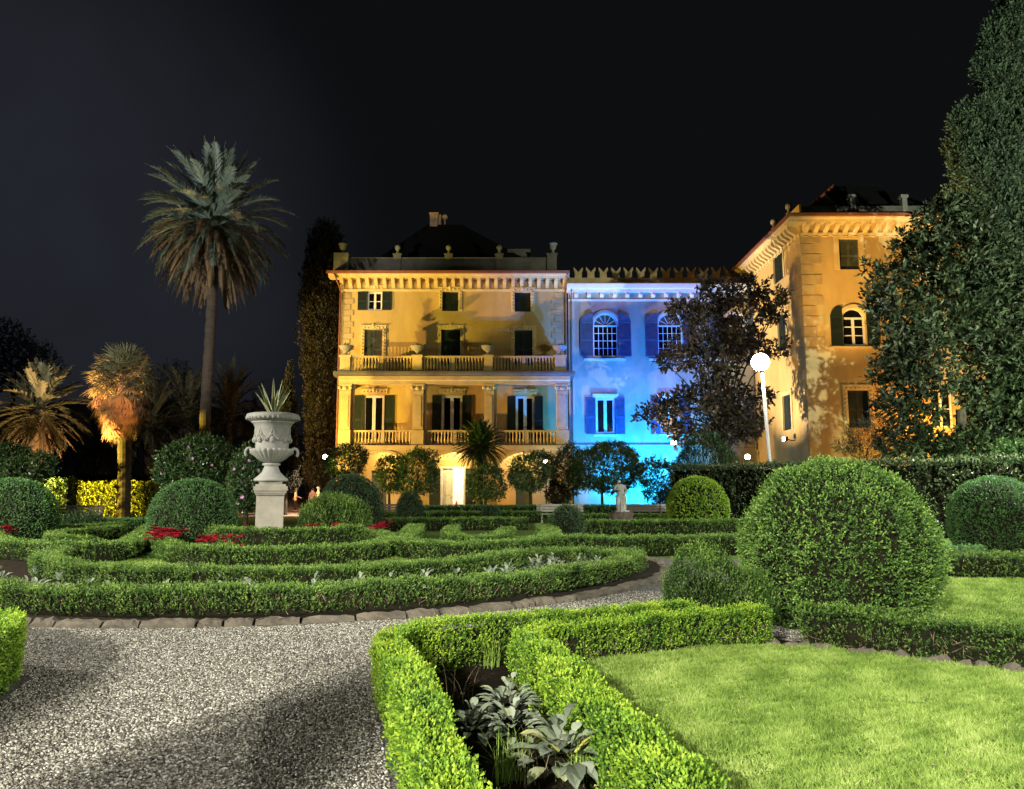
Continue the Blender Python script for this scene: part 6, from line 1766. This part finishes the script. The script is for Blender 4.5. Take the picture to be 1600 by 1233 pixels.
# ------------------------------------------------------------------ camellias and shrubs in front of the villa
def cam(label, px, ytop, ybot, wpx, Y, name='camellia_tree', extra=(), mat='camellia', dens=55, flowers=0, L=.14, ybase=None):
    x = at(px, 760, Y).x; zt_, zb_ = zat(ytop, Y), max(.1, zat(ybot, Y)); r = wpx / 2 * Y / FPX * (1.2 if name == 'camellia_tree' else 1.0)
    g = np.random.default_rng(int(px)); bl = []
    hz = (zt_ - zb_) / 2; zc_ = (zt_ + zb_) / 2
    for i in range(9):
        a_, c_ = g.uniform(0, 6.28), g.uniform(-1, 1)
        s = .52 if i else .8
        rad = r * (.52 if i else 0) * math.sqrt(1 - .5 * c_ * c_)
        bl.append(((x + rad * math.cos(a_), Y + rad * math.sin(a_), zc_ + (hz * .55 * c_ if i else 0)), (r * s, r * s, hz * (s if i else .85))))
    t = tree(name, label, (x, Y, 0), (x + .05, Y, zb_ + hz * .5), .09, bl, 'clipped camellias before the villa' if name == 'camellia_tree' else None, mat, 'tree' if name == 'camellia_tree' else 'shrub', dens=dens, k=5, SL=.2, L=L, W=L * .45, up=.5, out=.6, rnd=.6, lump=.12, lscale=.8, inner=.4)
    if flowers:
        ps = []
        for i in range(flowers):
            c, q = bl[g.integers(len(bl))]
            d = unit(np.array([[g.normal(), -abs(g.normal()) - .6, g.normal() * .7]]))[0]
            ctr = np.array([c[0] - x, c[1] - Y, c[2]]) + d * np.array(q) * 1.02
            for j in range(6):
                az = j * 1.047
                e1 = np.cross(d, [0, 0, 1.0]); e1 /= np.linalg.norm(e1); e2 = np.cross(d, e1)
                V_, _ = leaf_quads(ctr[None], (e1 * math.cos(az) + e2 * math.sin(az) + d * .5)[None], d[None], [.09], [.085], .05, 0, .6)
                ps.append((V_, np.array([g.random()])))
        quads_obj('blossoms', ps, M['pink'], t)
    return t
cam('round camellia tree by the glowing crook lantern', 537, 695, 752, 58, 47, flowers=3)
cam('narrow camellia tree before the left arch', 608, 712, 772, 42, 47)
cam('dark camellia tree covering the pier left of the lit entrance', 650, 697, 778, 58, 46.5)
cam('camellia tree below the cycad, right of the lit entrance', 758, 728, 786, 52, 46)
cam('camellia tree with bare forked stems before the right arch', 828, 706, 772, 66, 46, flowers=2)
cam('broad camellia tree with small pink blossoms before the blue wing', 940, 694, 772, 104, 45, flowers=5)
cam('dark camellia tree at the right corner of the portico', 886, 697, 790, 44, 47)
cam('leafy shrub between the broad camellia and the evergreen bush', 1030, 712, 792, 64, 43, 'leafy_shrub')
cam('reddish shrub at the foot of the arcade, right of the forked camellia', 868, 752, 792, 28, 46, 'reddish_shrub', mat='cypress_brown')
cam('tall camellia shrub with few pale flowers behind the dark dome left of the urn', 302, 690, 775, 122, 30, 'flowering_shrub', dens=90, L=.11, flowers=7)
cam('dark shrub with pink flowers directly behind the urn', 385, 692, 805, 56, 29, 'flowering_shrub', dens=100, L=.10, flowers=10)
cam('dark green shrub at the left edge above the clipped dome', 32, 700, 770, 96, 31, 'broad_shrub', dens=80, L=.12)
cam('dense shrub at the right end of the tall hedge', 1590, 690, 745, 90, 30, 'broad_shrub', dens=60, L=.14)
# cycad
cx = at(750, 700, 47).x
cy = thing('cycad', 'cycad palm with stiff dark fronds standing right of the lit entrance', 'palm tree', (cx, 47, 0))
zc_ = zat(703, 47)
mb = MB(); mb.tube([(0, 0, 0), (.03, 0, zc_ * .5), (0, 0, zc_)], [.2, .17, .2], 12); mb.build('trunk', M['palmbark'], cy)
ps = []
for i in range(140):
    q = i / 140; ps.append(frond(random.uniform(1.75, 2.1), .5 + .6 * q, R(84) - q * R(112), i * 2.39996, (0, 0, zc_ + .1), .28, 30, .065, .25))
quads_obj('crown', ps, M['yew'], cy)

# ------------------------------------------------------------------ dim trees far behind at the left
for px, py, rp, Y, lb in ((10, 530, 34, 95, 'faint bare crowned tree at the left edge of the dark sky'), (62, 560, 24, 100, 'faint rounded tree behind the left palm'), (272, 600, 36, 85, 'dim tree behind the tall palm trunk'), (225, 640, 26, 88, 'dim small tree behind the fan palm crown')):
    x = at(px, 760, Y).x
    tree('background_tree', lb, (x, Y, 0), (x, Y, zat(py + rp * 1.5, Y)), .3, pxblobs([(px, py, rp), (px - rp * .7, py + rp * .8, rp * .7), (px + rp * .7, py + rp * .7, rp * .75), (px, py + rp * 1.6, rp)], Y, 1, int(px)), 'dim trees behind the palms', 'dusk', dens=5, k=5, SL=.6, L=.4, W=.16, up=.6, out=.6, rnd=.7, inner=.7, holes=.4, hscale=3)
